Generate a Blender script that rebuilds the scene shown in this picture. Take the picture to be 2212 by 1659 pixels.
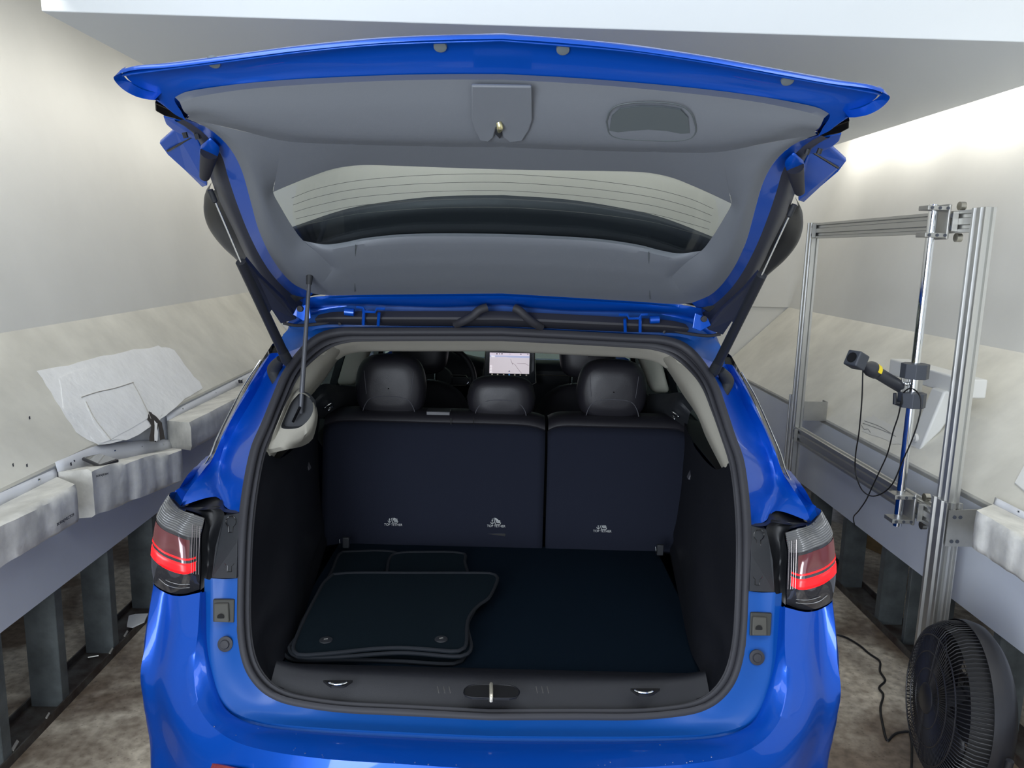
import bpy, bmesh, math, random
from mathutils import Vector, Matrix
import mathutils
random.seed(4)
R = math.radians
for o in list(bpy.data.objects): bpy.data.objects.remove(o)
scene = bpy.context.scene
COL = scene.collection
V = Vector

# ---------------------------------------------------------------- camera
FPX = 1661.0
CAM = V((0.0357, 0.0, 1.75))
PITCH, ROLL = R(9.778), R(1.44)
fwd = V((0, math.cos(PITCH), -math.sin(PITCH)))
_r0 = V((1, 0, 0)); _d0 = fwd.cross(_r0)
rgt = _r0*math.cos(ROLL) - _d0*math.sin(ROLL)
dwn = _r0*math.sin(ROLL) + _d0*math.cos(ROLL)
cd = bpy.data.cameras.new('camera'); cam = bpy.data.objects.new('camera', cd); COL.objects.link(cam)
cd.sensor_fit = 'HORIZONTAL'; cd.sensor_width = 36.0; cd.lens = 36.0*FPX/2212.0
cd.clip_start = 0.05; cd.clip_end = 100
mw = Matrix.Identity(4)
for i in range(3):
    mw[i][0] = rgt[i]; mw[i][1] = -dwn[i]; mw[i][2] = -fwd[i]; mw[i][3] = CAM[i]
cam.matrix_world = mw
scene.camera = cam

# ---------------------------------------------------------------- world, exposure, big lights
scene.view_settings.view_transform = 'Standard'; scene.view_settings.look = 'None'
scene.view_settings.gamma = 1; scene.view_settings.exposure = 0.0
scene.view_settings.use_curve_mapping = False
w = bpy.data.worlds.new('world'); scene.world = w; w.use_nodes = True
w.node_tree.nodes['Background'].inputs[0].default_value = (0.72, 0.82, 1.0, 1)
w.node_tree.nodes['Background'].inputs[1].default_value = 0.6

BY_ = R(-1.24)                                   # the booth stands slightly askew to the car
EX = V((math.cos(BY_), -math.sin(BY_), 0)); EY = V((math.sin(BY_), math.cos(BY_), 0))
def B(x, y, z): return V((CAM.x, CAM.y, 0)) + EX*x + EY*y + V((0, 0, z))

def area(name, loc, target, sx, sy, power, col=(1, 1, 1), spread=180):
    l = bpy.data.lights.new(name, 'AREA'); l.shape = 'RECTANGLE'; l.size = sx; l.size_y = sy
    l.energy = power; l.color = col; l.spread = R(spread)
    o = bpy.data.objects.new(name, l); COL.objects.link(o); o.location = loc
    o.rotation_euler = (V(target)-V(loc)).to_track_quat('-Z', 'Y').to_euler()
    return o
WARM = (1.0, 0.97, 0.90); COOL = (0.84, 0.91, 1.0)
# ceiling lamp over the camera, then added fill lamps out of view
area('ceiling_light_near', B(0.35, 0.2, 3.42), B(0.35, 1.2, 0), 2.6, 1.0, 34, COOL)
area('rear_fill', B(-0.1, -1.9, 1.35), B(0.2, 3, 1.1), 3.2, 2.4, 44, COOL)  # unseen fill behind the camera, added to light the tailgate underside
area('rear_fill', B(-1.15, -1.0, 1.35), B(1.9, 3.0, 0.6), 1.3, 1.7, 50, COOL, 120)  # unseen low fill from the left, added to brighten right panel and floor
area('aisle_fill', B(-0.9, 1.3, 3.42), B(1.95, 3.3, 0.6), 1.6, 0.8, 26, COOL)  # added overhead fill for the right panel and aisle
area('aisle_fill', B(1.3, 1.0, 3.42), B(-1.6, 2.9, 0.5), 1.0, 0.6, 14, COOL)  # added overhead fill for the left aisle
area('end_wall_fill', B(0.35, 5.80, 2.75), B(0.35, 6.26, 2.1), 3.4, 0.12, 8, WARM)  # unseen lamp row, added so end wall bounce brightens the cabin
# lamp rows above the soffit's two sides wash the walls
for k, yy in enumerate((3.15, 3.95, 4.75, 5.5)):
    area('wall_washer', B(-1.66, yy, 2.66), B(-2.3, yy-.1, 1.9), 0.8, 0.06, 3.3, WARM)
    area('wall_washer', B(2.39, yy, 2.70), B(2.9, yy-.1, 1.75), 0.8, 0.06, 4.2, WARM)
for yy in (0.6, 1.9):
    area('wall_washer_near', B(-1.45, yy, 3.0), B(-2.2, yy+.1, 1.7), 1.1, 0.14, 0.6, WARM)
    area('wall_washer_near', B(1.95, yy, 3.0), B(2.7, yy+.1, 1.7), 1.1, 0.14, 2.5, WARM)

# ---------------------------------------------------------------- projection helpers (photo pixel -> place on a plane of the scene)
def ray(x, y): return fwd + rgt*((x-1106)/FPX) + dwn*((y-829.5)/FPX)
def P(x, y, Y): q = ray(x, y); return CAM + q*(Y/q.y)
def PX(x, y, X): q = ray(x, y); return CAM + q*((X-CAM.x)/q.x)
def PZ(x, y, Z): q = ray(x, y); return CAM + q*((Z-CAM.z)/q.z)
def BX(x, y, X):                                  # on a booth plane of constant booth-x
    q = ray(x, y); return CAM + q*(X/q.dot(EX))
def BYp(x, y, Y):
    q = ray(x, y); return CAM + q*(Y/q.dot(EY))
def bc(p):                                        # world -> booth coords
    d = p - V((CAM.x, CAM.y, 0)); return (d.dot(EX), d.dot(EY), p.z)
TG0 = V((0, 2.38, 1.585)); TGd = V((0, -0.80, 0.545)).normalized()
TGn = V((0, -TGd.z, TGd.y)).normalized()          # faces down and back
if TGn.z > 0: TGn = -TGn
def PT(x, y, off=0.0):                            # on the opened tailgate's inner plane
    q = ray(x, y); o = TG0 + TGn*off
    return CAM + q*((o-CAM).dot(TGn)/q.dot(TGn))

# ---------------------------------------------------------------- materials
def lin(c):
    return tuple((v/255/12.92 if v/255 <= 0.04045 else ((v/255+0.055)/1.055)**2.4) for v in c)
MATS = {}
def mat(name, c, rough=0.5, metal=0.0, coat=0.0, coat_r=0.05, spec=0.5, var=0.0, vscale=5.0, bump=0.0, bscale=60.0, c2=None, sheen=0.0, emit=None, es=1.0, aniso=None, trans=0):
    if name in MATS: return MATS[name]
    m = bpy.data.materials.new(name); m.use_nodes = True
    nt = m.node_tree; b = nt.nodes['Principled BSDF']
    col = lin(c)
    b.inputs['Base Color'].default_value = (*col, 1)
    b.inputs['Roughness'].default_value = rough; b.inputs['Metallic'].default_value = metal
    b.inputs['Coat Weight'].default_value = coat; b.inputs['Coat Roughness'].default_value = coat_r
    b.inputs['Specular IOR Level'].default_value = spec
    b.inputs['Sheen Weight'].default_value = sheen
    b.inputs['Transmission Weight'].default_value = trans
    tc = nt.nodes.new('ShaderNodeTexCoord')
    if var > 0 or c2:
        n = nt.nodes.new('ShaderNodeTexNoise'); n.inputs['Scale'].default_value = vscale; n.inputs['Detail'].default_value = 8
        n.inputs['Roughness'].default_value = 0.6
        nt.links.new(tc.outputs['Object'], n.inputs['Vector'])
        r = nt.nodes.new('ShaderNodeValToRGB'); e = r.color_ramp.elements
        e[0].position = 0.35; e[1].position = 0.68
        lo = lin(c2) if c2 else tuple(v*(1-var) for v in col)
        e[0].color = (*lo, 1); e[1].color = (*[min(1, v*(1+var*0.4)) for v in col], 1)
        nt.links.new(n.outputs['Fac'], r.inputs['Fac']); nt.links.new(r.outputs['Color'], b.inputs['Base Color'])
    if bump > 0:
        n2 = nt.nodes.new('ShaderNodeTexNoise'); n2.inputs['Scale'].default_value = bscale; n2.inputs['Detail'].default_value = 6
        nt.links.new(tc.outputs['Object'], n2.inputs['Vector'])
        bp = nt.nodes.new('ShaderNodeBump'); bp.inputs['Strength'].default_value = bump; bp.inputs['Distance'].default_value = 0.01
        nt.links.new(n2.outputs['Fac'], bp.inputs['Height']); nt.links.new(bp.outputs['Normal'], b.inputs['Normal'])
    if emit:
        b.inputs['Emission Color'].default_value = (*lin(emit), 1); b.inputs['Emission Strength'].default_value = es
    MATS[name] = m; return m
def glass_mat(name, tint, gloss_r=0.0):
    m = bpy.data.materials.new(name); m.use_nodes = True; nt = m.node_tree
    nt.nodes.remove(nt.nodes['Principled BSDF']); out = nt.nodes['Material Output']
    t = nt.nodes.new('ShaderNodeBsdfTransparent'); t.inputs[0].default_value = (*lin(tint), 1)
    g = nt.nodes.new('ShaderNodeBsdfGlossy'); g.inputs['Roughness'].default_value = gloss_r
    lw = nt.nodes.new('ShaderNodeLayerWeight'); lw.inputs[0].default_value = 0.5
    pw = nt.nodes.new('ShaderNodeMath'); pw.operation = 'POWER'; pw.inputs[1].default_value = 5
    f = nt.nodes.new('ShaderNodeMath'); f.operation = 'MULTIPLY_ADD'; f.inputs[1].default_value = 0.9; f.inputs[2].default_value = 0.05
    nt.links.new(lw.outputs['Facing'], pw.inputs[0]); nt.links.new(pw.outputs[0], f.inputs[0])
    mx = nt.nodes.new('ShaderNodeMixShader')
    nt.links.new(f.outputs[0], mx.inputs[0]); nt.links.new(t.outputs[0], mx.inputs[1]); nt.links.new(g.outputs[0], mx.inputs[2])
    nt.links.new(mx.outputs[0], out.inputs['Surface']); MATS[name] = m; return m

PAINT = mat('blue_paint', (0, 72, 172), 0.36, 0.4, 0.45, 0.04, spec=0.3)
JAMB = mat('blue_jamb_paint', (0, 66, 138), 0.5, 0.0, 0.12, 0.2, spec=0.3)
RUB = mat('black_rubber', (40, 40, 45), 0.6, spec=0.35)
BLKP = mat('black_plastic', (34, 36, 40), 0.55, spec=0.35, bump=0.15, bscale=900)
TRIMK = mat('black_trim', (17, 18, 23), 0.5, spec=0.3, bump=0.12, bscale=700)
GLOSSK = mat('gloss_black', (8, 8, 10), 0.12, coat=0.3)
WINGK = mat('wing_black', (12, 13, 17), 0.3, spec=0.3)
HATCH = mat('hatch_trim_hazed', (98, 102, 108), 0.55, spec=0.5, bump=0.1, bscale=800)  # black plastic lifted to grey, lens haze put into the colour
HATCHR = mat('hatch_recess', (76, 82, 84), 0.6, spec=0.4)
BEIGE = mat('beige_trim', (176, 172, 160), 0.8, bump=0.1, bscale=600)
BEIGEP = mat('beige_pillar_shaded', (138, 135, 125), 0.8, bump=0.1, bscale=600)  # darker beige, dimness of upright faces put into the colour
CARP = mat('black_carpet', (20, 31, 42), 0.98, spec=0.02, bump=0.8, bscale=1200)
MATM = mat('mat_carpet', (26, 36, 43), 0.98, spec=0.03, bump=0.8, bscale=1500)
MATE = mat('mat_edging', (24, 27, 32), 0.8, spec=0.2)
LEATH = mat('black_leather', (28, 27, 32), 0.42, spec=0.4, bump=0.1, bscale=500)
SEATB = mat('seat_back_carpet', (28, 31, 42), 0.95, spec=0.1, bump=0.3, bscale=900)
STITCH = mat('stitching', (70, 70, 76), 0.7)
CHROME = mat('chrome', (225, 228, 232), 0.06, 1.0)
STEEL = mat('steel', (170, 168, 160), 0.3, 1.0)
ALU = mat('aluminium', (196, 196, 192), 0.38, 0.85)
ALUP = mat('aluminium_plate', (178, 177, 172), 0.42, 0.8, var=0.15, vscale=8)
DGREY = mat('dark_grey_clamp', (62, 66, 74), 0.5)
WALLM = mat('white_wall', (224, 223, 217), 0.6, var=0.05, vscale=1.5, bump=0.05, bscale=8)
LEDGE = mat('white_ledge', (224, 221, 209), 0.65, var=0.16, vscale=3.0, bump=0.06, bscale=20)
PANEL = mat('grey_panel', (214, 219, 228), 0.6, var=0.06, vscale=2)
SOFM = mat('soffit_paint', (216, 220, 222), 0.7)
PLAST = mat('plaster', (250, 250, 248), 0.6, var=0.05, vscale=6, bump=0.5, bscale=14)
VINYL = mat('white_vinyl', (228, 226, 218), 0.5, var=0.28, vscale=7, bump=0.5, bscale=12)
VINYLF = mat('clean_vinyl', (222, 224, 230), 0.4, bump=0.2, bscale=10)
DARKW = mat('shaded_void_wall', (38, 42, 48), 0.9)
STUD = mat('galvanised_stud', (104, 110, 110), 0.55, 0.3, var=0.35, vscale=10)
TRACK = mat('floor_track', (86, 84, 78), 0.6, 0.2, var=0.4, vscale=14, c2=(58, 44, 38))
FANB = mat('fan_plastic', (30, 30, 34), 0.42, spec=0.5)
CABLE = mat('black_cable', (18, 18, 20), 0.5)
WHITEP = mat('white_metal_paint', (226, 226, 222), 0.45)
PRINT = mat('grey_print', (170, 172, 172), 0.7)
INK = mat('black_ink', (38, 40, 52), 0.8)
TYRE = mat('tyre_rubber', (24, 24, 26), 0.8)
REDREF = mat('red_reflector', (110, 8, 14), 0.15, coat=1.0)
LENSG = mat('lens_clear_grey', (112, 112, 112), 0.18, 0.35, coat=1.0)
LENSD = mat('lens_smoke', (50, 50, 54), 0.12, 0.3, coat=1.0)
LENSR = mat('lens_red', (92, 36, 40), 0.15, 0.2, coat=1.0)
LITE = mat('tail_light_glow', (200, 10, 12), 0.3, emit=(255, 14, 22), es=2.2)
LITE2 = mat('tail_light_glow_thin', (160, 16, 20), 0.3, emit=(255, 24, 30), es=0.8)
WOODM = mat('raw_wood', (140, 116, 78), 0.8, var=0.2, vscale=20)
TORN = mat('torn_foam', (60, 56, 54), 0.95)
YEL = mat('yellow_sticker', (240, 214, 40), 0.5)
GLASSH = glass_mat('hatch_glass', (236, 240, 240)); GLASSS = glass_mat('side_glass', (176, 186, 186)); GLASSW = glass_mat('windscreen_glass', (225, 238, 232))
DEFR = mat('defroster_line', (84, 82, 78), 0.6)

# floor: stained damp concrete
fm = bpy.data.materials.new('concrete_floor'); fm.use_nodes = True; nt = fm.node_tree; bs = nt.nodes['Principled BSDF']
tc = nt.nodes.new('ShaderNodeTexCoord')
n1 = nt.nodes.new('ShaderNodeTexNoise'); n1.inputs['Scale'].default_value = 1.6; n1.inputs['Detail'].default_value = 9; n1.inputs['Distortion'].default_value = 0.6
n2 = nt.nodes.new('ShaderNodeTexNoise'); n2.inputs['Scale'].default_value = 28; n2.inputs['Detail'].default_value = 8
vz = nt.nodes.new('ShaderNodeTexVoronoi'); vz.inputs['Scale'].default_value = 45
r1 = nt.nodes.new('ShaderNodeValToRGB'); r1.color_ramp.elements[0].position = 0.44; r1.color_ramp.elements[0].color = (*lin((132, 116, 98)), 1)
r1.color_ramp.elements[1].position = 0.56; r1.color_ramp.elements[1].color = (*lin((212, 200, 178)), 1)
r2 = nt.nodes.new('ShaderNodeValToRGB'); r2.color_ramp.elements[0].position = 0.3; r2.color_ramp.elements[0].color = (0.55, 0.52, 0.5, 1)
r2.color_ramp.elements[1].position = 0.65; r2.color_ramp.elements[1].color = (1.05, 1.05, 1.05, 1)
r3 = nt.nodes.new('ShaderNodeValToRGB'); r3.color_ramp.elements[0].position = 0.12; r3.color_ramp.elements[0].color = (0.6, 0.6, 0.6, 1); r3.color_ramp.elements[1].position = 0.2; r3.color_ramp.elements[1].color = (1, 1, 1, 1)
mm = nt.nodes.new('ShaderNodeMixRGB'); mm.blend_type = 'MULTIPLY'; mm.inputs[0].default_value = 1
mm2 = nt.nodes.new('ShaderNodeMixRGB'); mm2.blend_type = 'MULTIPLY'; mm2.inputs[0].default_value = 0.7
for n in (n1, n2, vz): nt.links.new(tc.outputs['Object'], n.inputs['Vector'])
nt.links.new(n1.outputs['Fac'], r1.inputs['Fac']); nt.links.new(n2.outputs['Fac'], r2.inputs['Fac']); nt.links.new(vz.outputs['Distance'], r3.inputs['Fac'])
nt.links.new(r1.outputs['Color'], mm.inputs[1]); nt.links.new(r2.outputs['Color'], mm.inputs[2])
nt.links.new(mm.outputs[0], mm2.inputs[1]); nt.links.new(r3.outputs['Color'], mm2.inputs[2])
nt.links.new(mm2.outputs[0], bs.inputs['Base Color'])
rr = nt.nodes.new('ShaderNodeMapRange'); rr.inputs['From Min'].default_value = 0.44; rr.inputs['From Max'].default_value = 0.56; rr.inputs['To Min'].default_value = 0.35; rr.inputs['To Max'].default_value = 0.8
nt.links.new(n1.outputs['Fac'], rr.inputs['Value']); nt.links.new(rr.outputs[0], bs.inputs['Roughness'])
FLOORM = fm

# ---------------------------------------------------------------- mesh helpers
def crs(pts, n):
    pts = [V(p) for p in pts]
    if len(pts) == 2: return [pts[0].lerp(pts[1], i/(n-1)) for i in range(n)]
    L = [0]
    for a, b in zip(pts, pts[1:]): L.append(L[-1]+max((b-a).length, 1e-6))
    out = []
    for i in range(n):
        s = L[-1]*i/(n-1); k = 0
        while k < len(pts)-2 and s > L[k+1]: k += 1
        t = (s-L[k])/(L[k+1]-L[k]); t = min(max(t, 0), 1)
        p1, p2 = pts[k], pts[k+1]; h = L[k+1]-L[k]
        m1 = (p2-pts[k-1])*(h/(L[k+1]-L[k-1])) if k > 0 else (p2-p1)
        m2 = (pts[k+2]-p1)*(h/(L[k+2]-L[k])) if k+2 < len(pts) else (p2-p1)
        t2, t3 = t*t, t*t*t
        out.append(p1*(2*t3-3*t2+1)+m1*(t3-2*t2+t)+p2*(-2*t3+3*t2)+m2*(t3-t2))
    return out
class M:
    def __init__(s): s.v = []; s.f = []
    def add(s, vs, fs):
        b = len(s.v); s.v += [V(p) for p in vs]; s.f += [tuple(b+i for i in f) for f in fs]; return s
    def grid(s, rows, close=False):
        m = len(rows[0]); vs = [p for r in rows for p in r]; fs = []
        for i in range(len(rows)-1):
            for j in range(m-1 if not close else m):
                k = (j+1) % m
                fs.append((i*m+j, i*m+k, (i+1)*m+k, (i+1)*m+j))
        return s.add(vs, fs)
    def patch(s, curves, n=30, m=None, lin_=False):
        cs = [crs(c, n) for c in curves]
        if m is None: m = 4*(len(curves)-1)+1
        if lin_ or len(curves) == 2: rows = cs if len(curves) > 2 else [[a.lerp(b, i/2) for a, b in zip(*cs)] for i in range(3)]
        else:
            cols = [crs([c[j] for c in cs], m) for j in range(n)]
            rows = [[cols[j][i] for j in range(n)] for i in range(m)]
        return s.grid(rows)
    def poly(s, pts): return s.add(pts, [tuple(range(len(pts)))])
    def prism(s, pts, d):
        n = len(pts); d = V(d); vs = [V(p) for p in pts]+[V(p)+d for p in pts]
        return s.add(vs, [tuple(range(n-1, -1, -1)), tuple(range(n, 2*n))]+[(i, (i+1) % n, n+(i+1) % n, n+i) for i in range(n)])
    def box(s, c, h, rot=None):                   # centre, half sizes, optional 3x3/Matrix
        c = V(c); vs = []
        for dz in (-1, 1):
            for dy in (-1, 1):
                for dx in (-1, 1):
                    p = V((dx*h[0], dy*h[1], dz*h[2]))
                    if rot is not None: p = rot @ p
                    vs.append(c+p)
        return s.add(vs, [(0, 2, 3, 1), (4, 5, 7, 6), (0, 1, 5, 4), (2, 6, 7, 3), (0, 4, 6, 2), (1, 3, 7, 5)])
    def hexa(s, p): return s.add(p, [(3, 2, 1, 0), (4, 5, 6, 7), (0, 1, 5, 4), (1, 2, 6, 5), (2, 3, 7, 6), (3, 0, 4, 7)])
    def tube(s, pts, r, k=10, n=None, cap=True):
        pts = [V(p) for p in pts]
        if n: pts = crs(pts, n)
        if isinstance(r, (list, tuple)):
            rs = []
            for i in range(len(pts)):
                f = i/(len(pts)-1)*(len(r)-1); k0 = min(int(f), len(r)-2); rs.append(r[k0]+(r[k0+1]-r[k0])*(f-k0))
        else: rs = [r]*len(pts)
        rows = []; prev = None
        for i, p in enumerate(pts):
            t = (pts[min(i+1, len(pts)-1)]-pts[max(i-1, 0)]).normalized()
            if prev is None:
                u = t.cross(V((0, 0, 1)));
                if u.length < 1e-3: u = t.cross(V((0, 1, 0)))
            else: u = prev - t*prev.dot(t)
            u.normalize(); prev = u; v = t.cross(u)
            rows.append([p+(u*math.cos(2*math.pi*a/k)+v*math.sin(2*math.pi*a/k))*rs[i] for a in range(k)])
        s.grid(rows, True)
        if cap: s.add(rows[0], [tuple(range(k-1, -1, -1))]); s.add(rows[-1], [tuple(range(k))])
        return s
    def lathe(s, o, ax, prof, k=48, cap=False):   # prof: list of (along axis, radius)
        ax = V(ax).normalized(); u = ax.cross(V((0, 0, 1)))
        if u.length < 1e-3: u = V((1, 0, 0))
        u.normalize(); v = ax.cross(u); o = V(o)
        return s.grid([[o+ax*a+(u*math.cos(2*math.pi*i/k)+v*math.sin(2*math.pi*i/k))*rad for i in range(k)] for a, rad in prof], True)
    def mirror(s):
        n = len(s.v); s.v += [V((-p.x, p.y, p.z)) for p in s.v]
        s.f += [tuple(n+i for i in reversed(f)) for f in s.f]; return s
    def mirrored(s):
        o = M(); o.v = [V((-p.x, p.y, p.z)) for p in s.v]; o.f = [tuple(reversed(f)) for f in s.f]; return o
    def obj(s, name, m, parent=None, smooth=True, ang=40, label=None, bevel=0, seg=2, sub=0, solid=0, off=-1, kind=None, weld=True):
        me = bpy.data.meshes.new(name); me.from_pydata([tuple(p) for p in s.v], [], s.f)
        bm = bmesh.new(); bm.from_mesh(me)
        if weld: bmesh.ops.remove_doubles(bm, verts=bm.verts, dist=0.00005)
        bmesh.ops.dissolve_degenerate(bm, edges=bm.edges, dist=1e-6)
        bmesh.ops.recalc_face_normals(bm, faces=bm.faces)
        bm.to_mesh(me); bm.free(); me.validate()
        me.materials.append(m)
        o = bpy.data.objects.new(name, me); COL.objects.link(o)
        if smooth:
            for p in me.polygons: p.use_smooth = True
            me.set_sharp_from_angle(angle=R(ang))
        if solid:
            md = o.modifiers.new('s', 'SOLIDIFY'); md.thickness = solid; md.offset = off
        if bevel:
            md = o.modifiers.new('b', 'BEVEL'); md.width = bevel; md.segments = seg; md.limit_method = 'ANGLE'; md.angle_limit = R(35)
        if sub:
            md = o.modifiers.new('u', 'SUBSURF'); md.levels = sub; md.render_levels = sub
        if parent is not None:
            o.parent = parent; o.matrix_parent_inverse = Matrix.Identity(4)
            if parent.type == 'EMPTY' or True:
                o.matrix_parent_inverse = PM(parent).inverted()
        if label: o['label'] = label
        if kind: o['kind'] = kind
        return o
def PM(o):
    m = Matrix.LocRotScale(o.location, o.rotation_euler, o.scale)
    return (PM(o.parent) @ o.matrix_parent_inverse @ m) if o.parent else m
def tag(o, label, cat, group=None):
    o['label'] = label; o['category'] = cat
    if group: o['group'] = group
    return o
def thing(name, loc, label, cat, group=None):
    o = bpy.data.objects.new(name, None); o.empty_display_size = 0.1; COL.objects.link(o); o.location = loc
    return tag(o, label, cat, group)
def struct(o): o['kind'] = 'structure'; return o
def text_on(name, s, o, ux, uy, h, m, parent, ext=0.0004):
    """lettering as a mesh: o = centre, ux = reading direction, uy = up, h = letter height"""
    c = bpy.data.curves.new(name, 'FONT'); c.body = s; c.align_x = 'CENTER'; c.align_y = 'CENTER'; c.size = h*1.4; c.extrude = ext
    t = bpy.data.objects.new(name, c); COL.objects.link(t)
    dg = bpy.context.evaluated_depsgraph_get(); dg.update()
    me = bpy.data.meshes.new_from_object(t.evaluated_get(dg)); bpy.data.objects.remove(t)
    ux = V(ux).normalized(); uy = (V(uy)-ux*V(uy).dot(ux)).normalized(); uz = ux.cross(uy)
    mt = Matrix.Identity(4)
    for i in range(3): mt[i][0] = ux[i]; mt[i][1] = uy[i]; mt[i][2] = uz[i]; mt[i][3] = o[i]
    me.transform(mt); me.materials.clear(); me.materials.append(m)
    ob = bpy.data.objects.new(name, me); COL.objects.link(ob)
    if parent is not None: ob.parent = parent; ob.matrix_parent_inverse = PM(parent).inverted()
    return ob

# ================================================================ THE BOOTH
XL, XR = -1.60, 1.87            # vertical lower panels
YE, YB = 6.26, -2.6             # end wall, open rear
ZBL, ZBR = 0.95, 0.86           # break between lower panel and sloping ledge
ZLL, ZLR = 0.48, 0.405          # lower edges of the panels
SL = bc(BYp(545, 630, YE)); SR = bc(BYp(1703, 664, YE))
XSL, ZSL, XSR, ZSR = SL[0], SL[2], SR[0], SR[2]
ZC = 3.5
XOL, XOR = -2.75, 3.15          # the upper walls lean out to the lamps' gap
m = M(); m.add([B(-4, YB, 0), B(4.5, YB, 0), B(4.5, 7.5, 0), B(-4, 7.5, 0)], [(0, 1, 2, 3)])
struct(m.obj('floor', FLOORM, smooth=False))
m = M(); m.add([B(-4, YB, ZC), B(4.5, YB, ZC), B(4.5, 7.5, ZC), B(-4, 7.5, ZC)], [(3, 2, 1, 0)])
struct(m.obj('ceiling', WALLM, smooth=False))
# upper walls: left, end and right as one curved white shell with rounded corners, split in three
def corner(x0, y0, x1, y1, z, n=8):              # quarter round from side wall to end wall
    return [B(x0+(x1-x0)*(1-math.cos(a)), y0+(y1-y0)*math.sin(a), z) for a in [math.pi/2*i/n for i in range(n+1)]]
RC = 0.5
def upper(side):
    xs, xo, zs = (XSL, XOL+0.35, ZSL) if side < 0 else (XSR, XOR-0.35, ZSR)
    rows = []
    for t in (0, 0.1, 0.25, 0.45, 0.7, 1.0):
        z = zs+(ZC-zs)*t; x = xs+(xo-xs)*t
        rc = 0.02+RC*min(1, t*1.2)
        rows.append([B(x, YB, z), B(x, 0, z), B(x, 2, z), B(x, 4, z)]+corner(x, YE-rc, x-side*rc, YE, z)+[B(0, YE, z)])
    return M().grid(rows)
wl = upper(-1).obj('wall_left', WALLM); struct(wl)
wr = upper(1).obj('wall_right', WALLM); struct(wr)
m = M()
m.grid([[B(XSL-.4, YE+.012, 0), B(XSR+.4, YE+.012, 0)], [B(XSL-.4, YE+0.012, 1.45), B(XSR+.4, YE+0.012, 1.45)]])
struct(m.obj('wall_back', WALLM, smooth=False))
# sloping ledges and the grey panels hanging under them
def lower(side):
    xb, zb, zl, xs, zs = (XL, ZBL, ZLL, XSL, ZSL) if side < 0 else (XR, ZBR, ZLR, XSR, ZSR)
    led = M().prism([B(xb, YB, zb), B(xs, YB, zs), B(xs, YB, zs-0.03), B(xb-side*0.0, YB, zb-0.03)], EY*(YE-YB))
    pan = M().prism([B(xb, YB, zb-0.012), B(xb+side*0.015, YB, zb-0.012), B(xb+side*0.015, YB, zl), B(xb, YB, zl)], EY*(YE-YB))
    return led, pan
l, p = lower(-1)
ledge_l = struct(l.obj('trim_1', LEDGE, smooth=False)); struct(p.obj('trim_2', PANEL, smooth=False))
l, p = lower(1)
ledge_r = struct(l.obj('trim_3', LEDGE, smooth=False)); struct(p.obj('trim_4', PANEL, smooth=False))
# outer wall behind the studs, shade under the panels put into its dark grey
for s_, x_, nm in ((-1, -2.7, 'trim_5'), (1, 2.95, 'trim_6')):
    m = M().box(B(x_, (YE+YB)/2, 0.68), (0.02, (YE-YB)/2, 0.66), Matrix.Rotation(-BY_, 3, 'Z'))
    struct(m.obj(nm, DARKW, smooth=False))
# floor tracks
RZ = Matrix.Rotation(-BY_, 3, 'Z')
for s_, x_, nm in ((-1, XL-0.075, 'floor_track'), (1, XR+0.075, 'floor_track')):
    m = M()
    m.box(B(x_, 2.0, 0.004), (0.07, 4.2, 0.004), RZ)
    m.box(B(x_-s_*0.068, 2.0, 0.017), (0.003, 4.2, 0.017), RZ); m.box(B(x_+s_*0.068, 2.0, 0.017), (0.003, 4.2, 0.017), RZ)
    o = m.obj(nm, TRACK, smooth=False)
    tag(o, 'dirty steel floor track under the studs %s of the car' % ('left' if s_ < 0 else 'right'), 'floor track', 'steel floor tracks')
# studs: C channels, web across the wall, light flange to the booth
def stud(side, y, z1, wide=0.04, label=''):
    x = (XL-0.012) if side < 0 else (XR+0.012)
    m = M(); d = 0.115*side
    m.box(B(x+d/2, y, z1/2+0.01), (0.0575, 0.0015, z1/2), RZ)
    m.box(B(x, y+wide/2, z1/2+0.01), (0.0015, wide/2, z1/2), RZ)
    m.box(B(x+d, y+wide/2, z1/2+0.01), (0.0015, wide/2, z1/2), RZ)
    return tag(m.obj('steel_stud', STUD, smooth=False), label, 'stud', 'steel studs under the wall panels')
yl = [bc(BX(px, py, XL))[1] for px, py in ((20, 1560), (150, 1490), (258, 1385))]
names_l = ['steel stud at the left frame edge under the grey panel', 'steel stud second from the left frame edge under the grey panel',
           'steel stud behind the loose screw, third from the left frame edge', 'steel stud beside the tail lamp of the car, left wall']
for i, y in enumerate(yl+[yl[-1]+0.42]): stud(-1, y-0.03, 0.93, 0.045, names_l[i])
yr = [bc(BX(px, py, XR))[1] for px, py in ((1892, 1345), (1985, 1420), (2130, 1560))]
names_r = ['narrow steel stud midway between car and rig post, right wall', 'narrow steel stud just behind the rig post, right wall', 'steel stud behind the floor fan, right wall']
for i, y in enumerate(yr): stud(1, y, 0.84, 0.04, names_r[i])
for y, lb in ((yr[0]+0.42, 'dark steel stud next to the right tail lamp'), (yr[0]+0.85, 'farthest steel stud seen past the right tail lamp')): stud(1, y, 0.84, 0.04, lb)
a = BX(1943, 1375, XR+0.02); yy = bc(a)[1]
m = M().box(B(XR+0.095, yy, 0.42), (0.06, 0.012, 0.415), RZ)
tag(m.obj('steel_plate', STUD, smooth=False, bevel=.002), 'wide scratched steel plate standing between two studs, right wall', 'steel plate')

# soffit: a large white box hung from the ceiling
m = M(); sx0, sx1, sy0, sy1, sz = -1.633, 2.36, 2.93, 5.7, 2.545
m.hexa([B(sx0, sy0, sz), B(sx1, sy0, sz), B(sx1, sy1, sz), B(sx0, sy1, sz), B(sx0, sy0, ZC), B(sx1, sy0, ZC), B(sx1, sy1, ZC), B(sx0, sy1, ZC)])
struct(m.obj('trim_7', SOFM, smooth=False, bevel=0.004))


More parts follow.
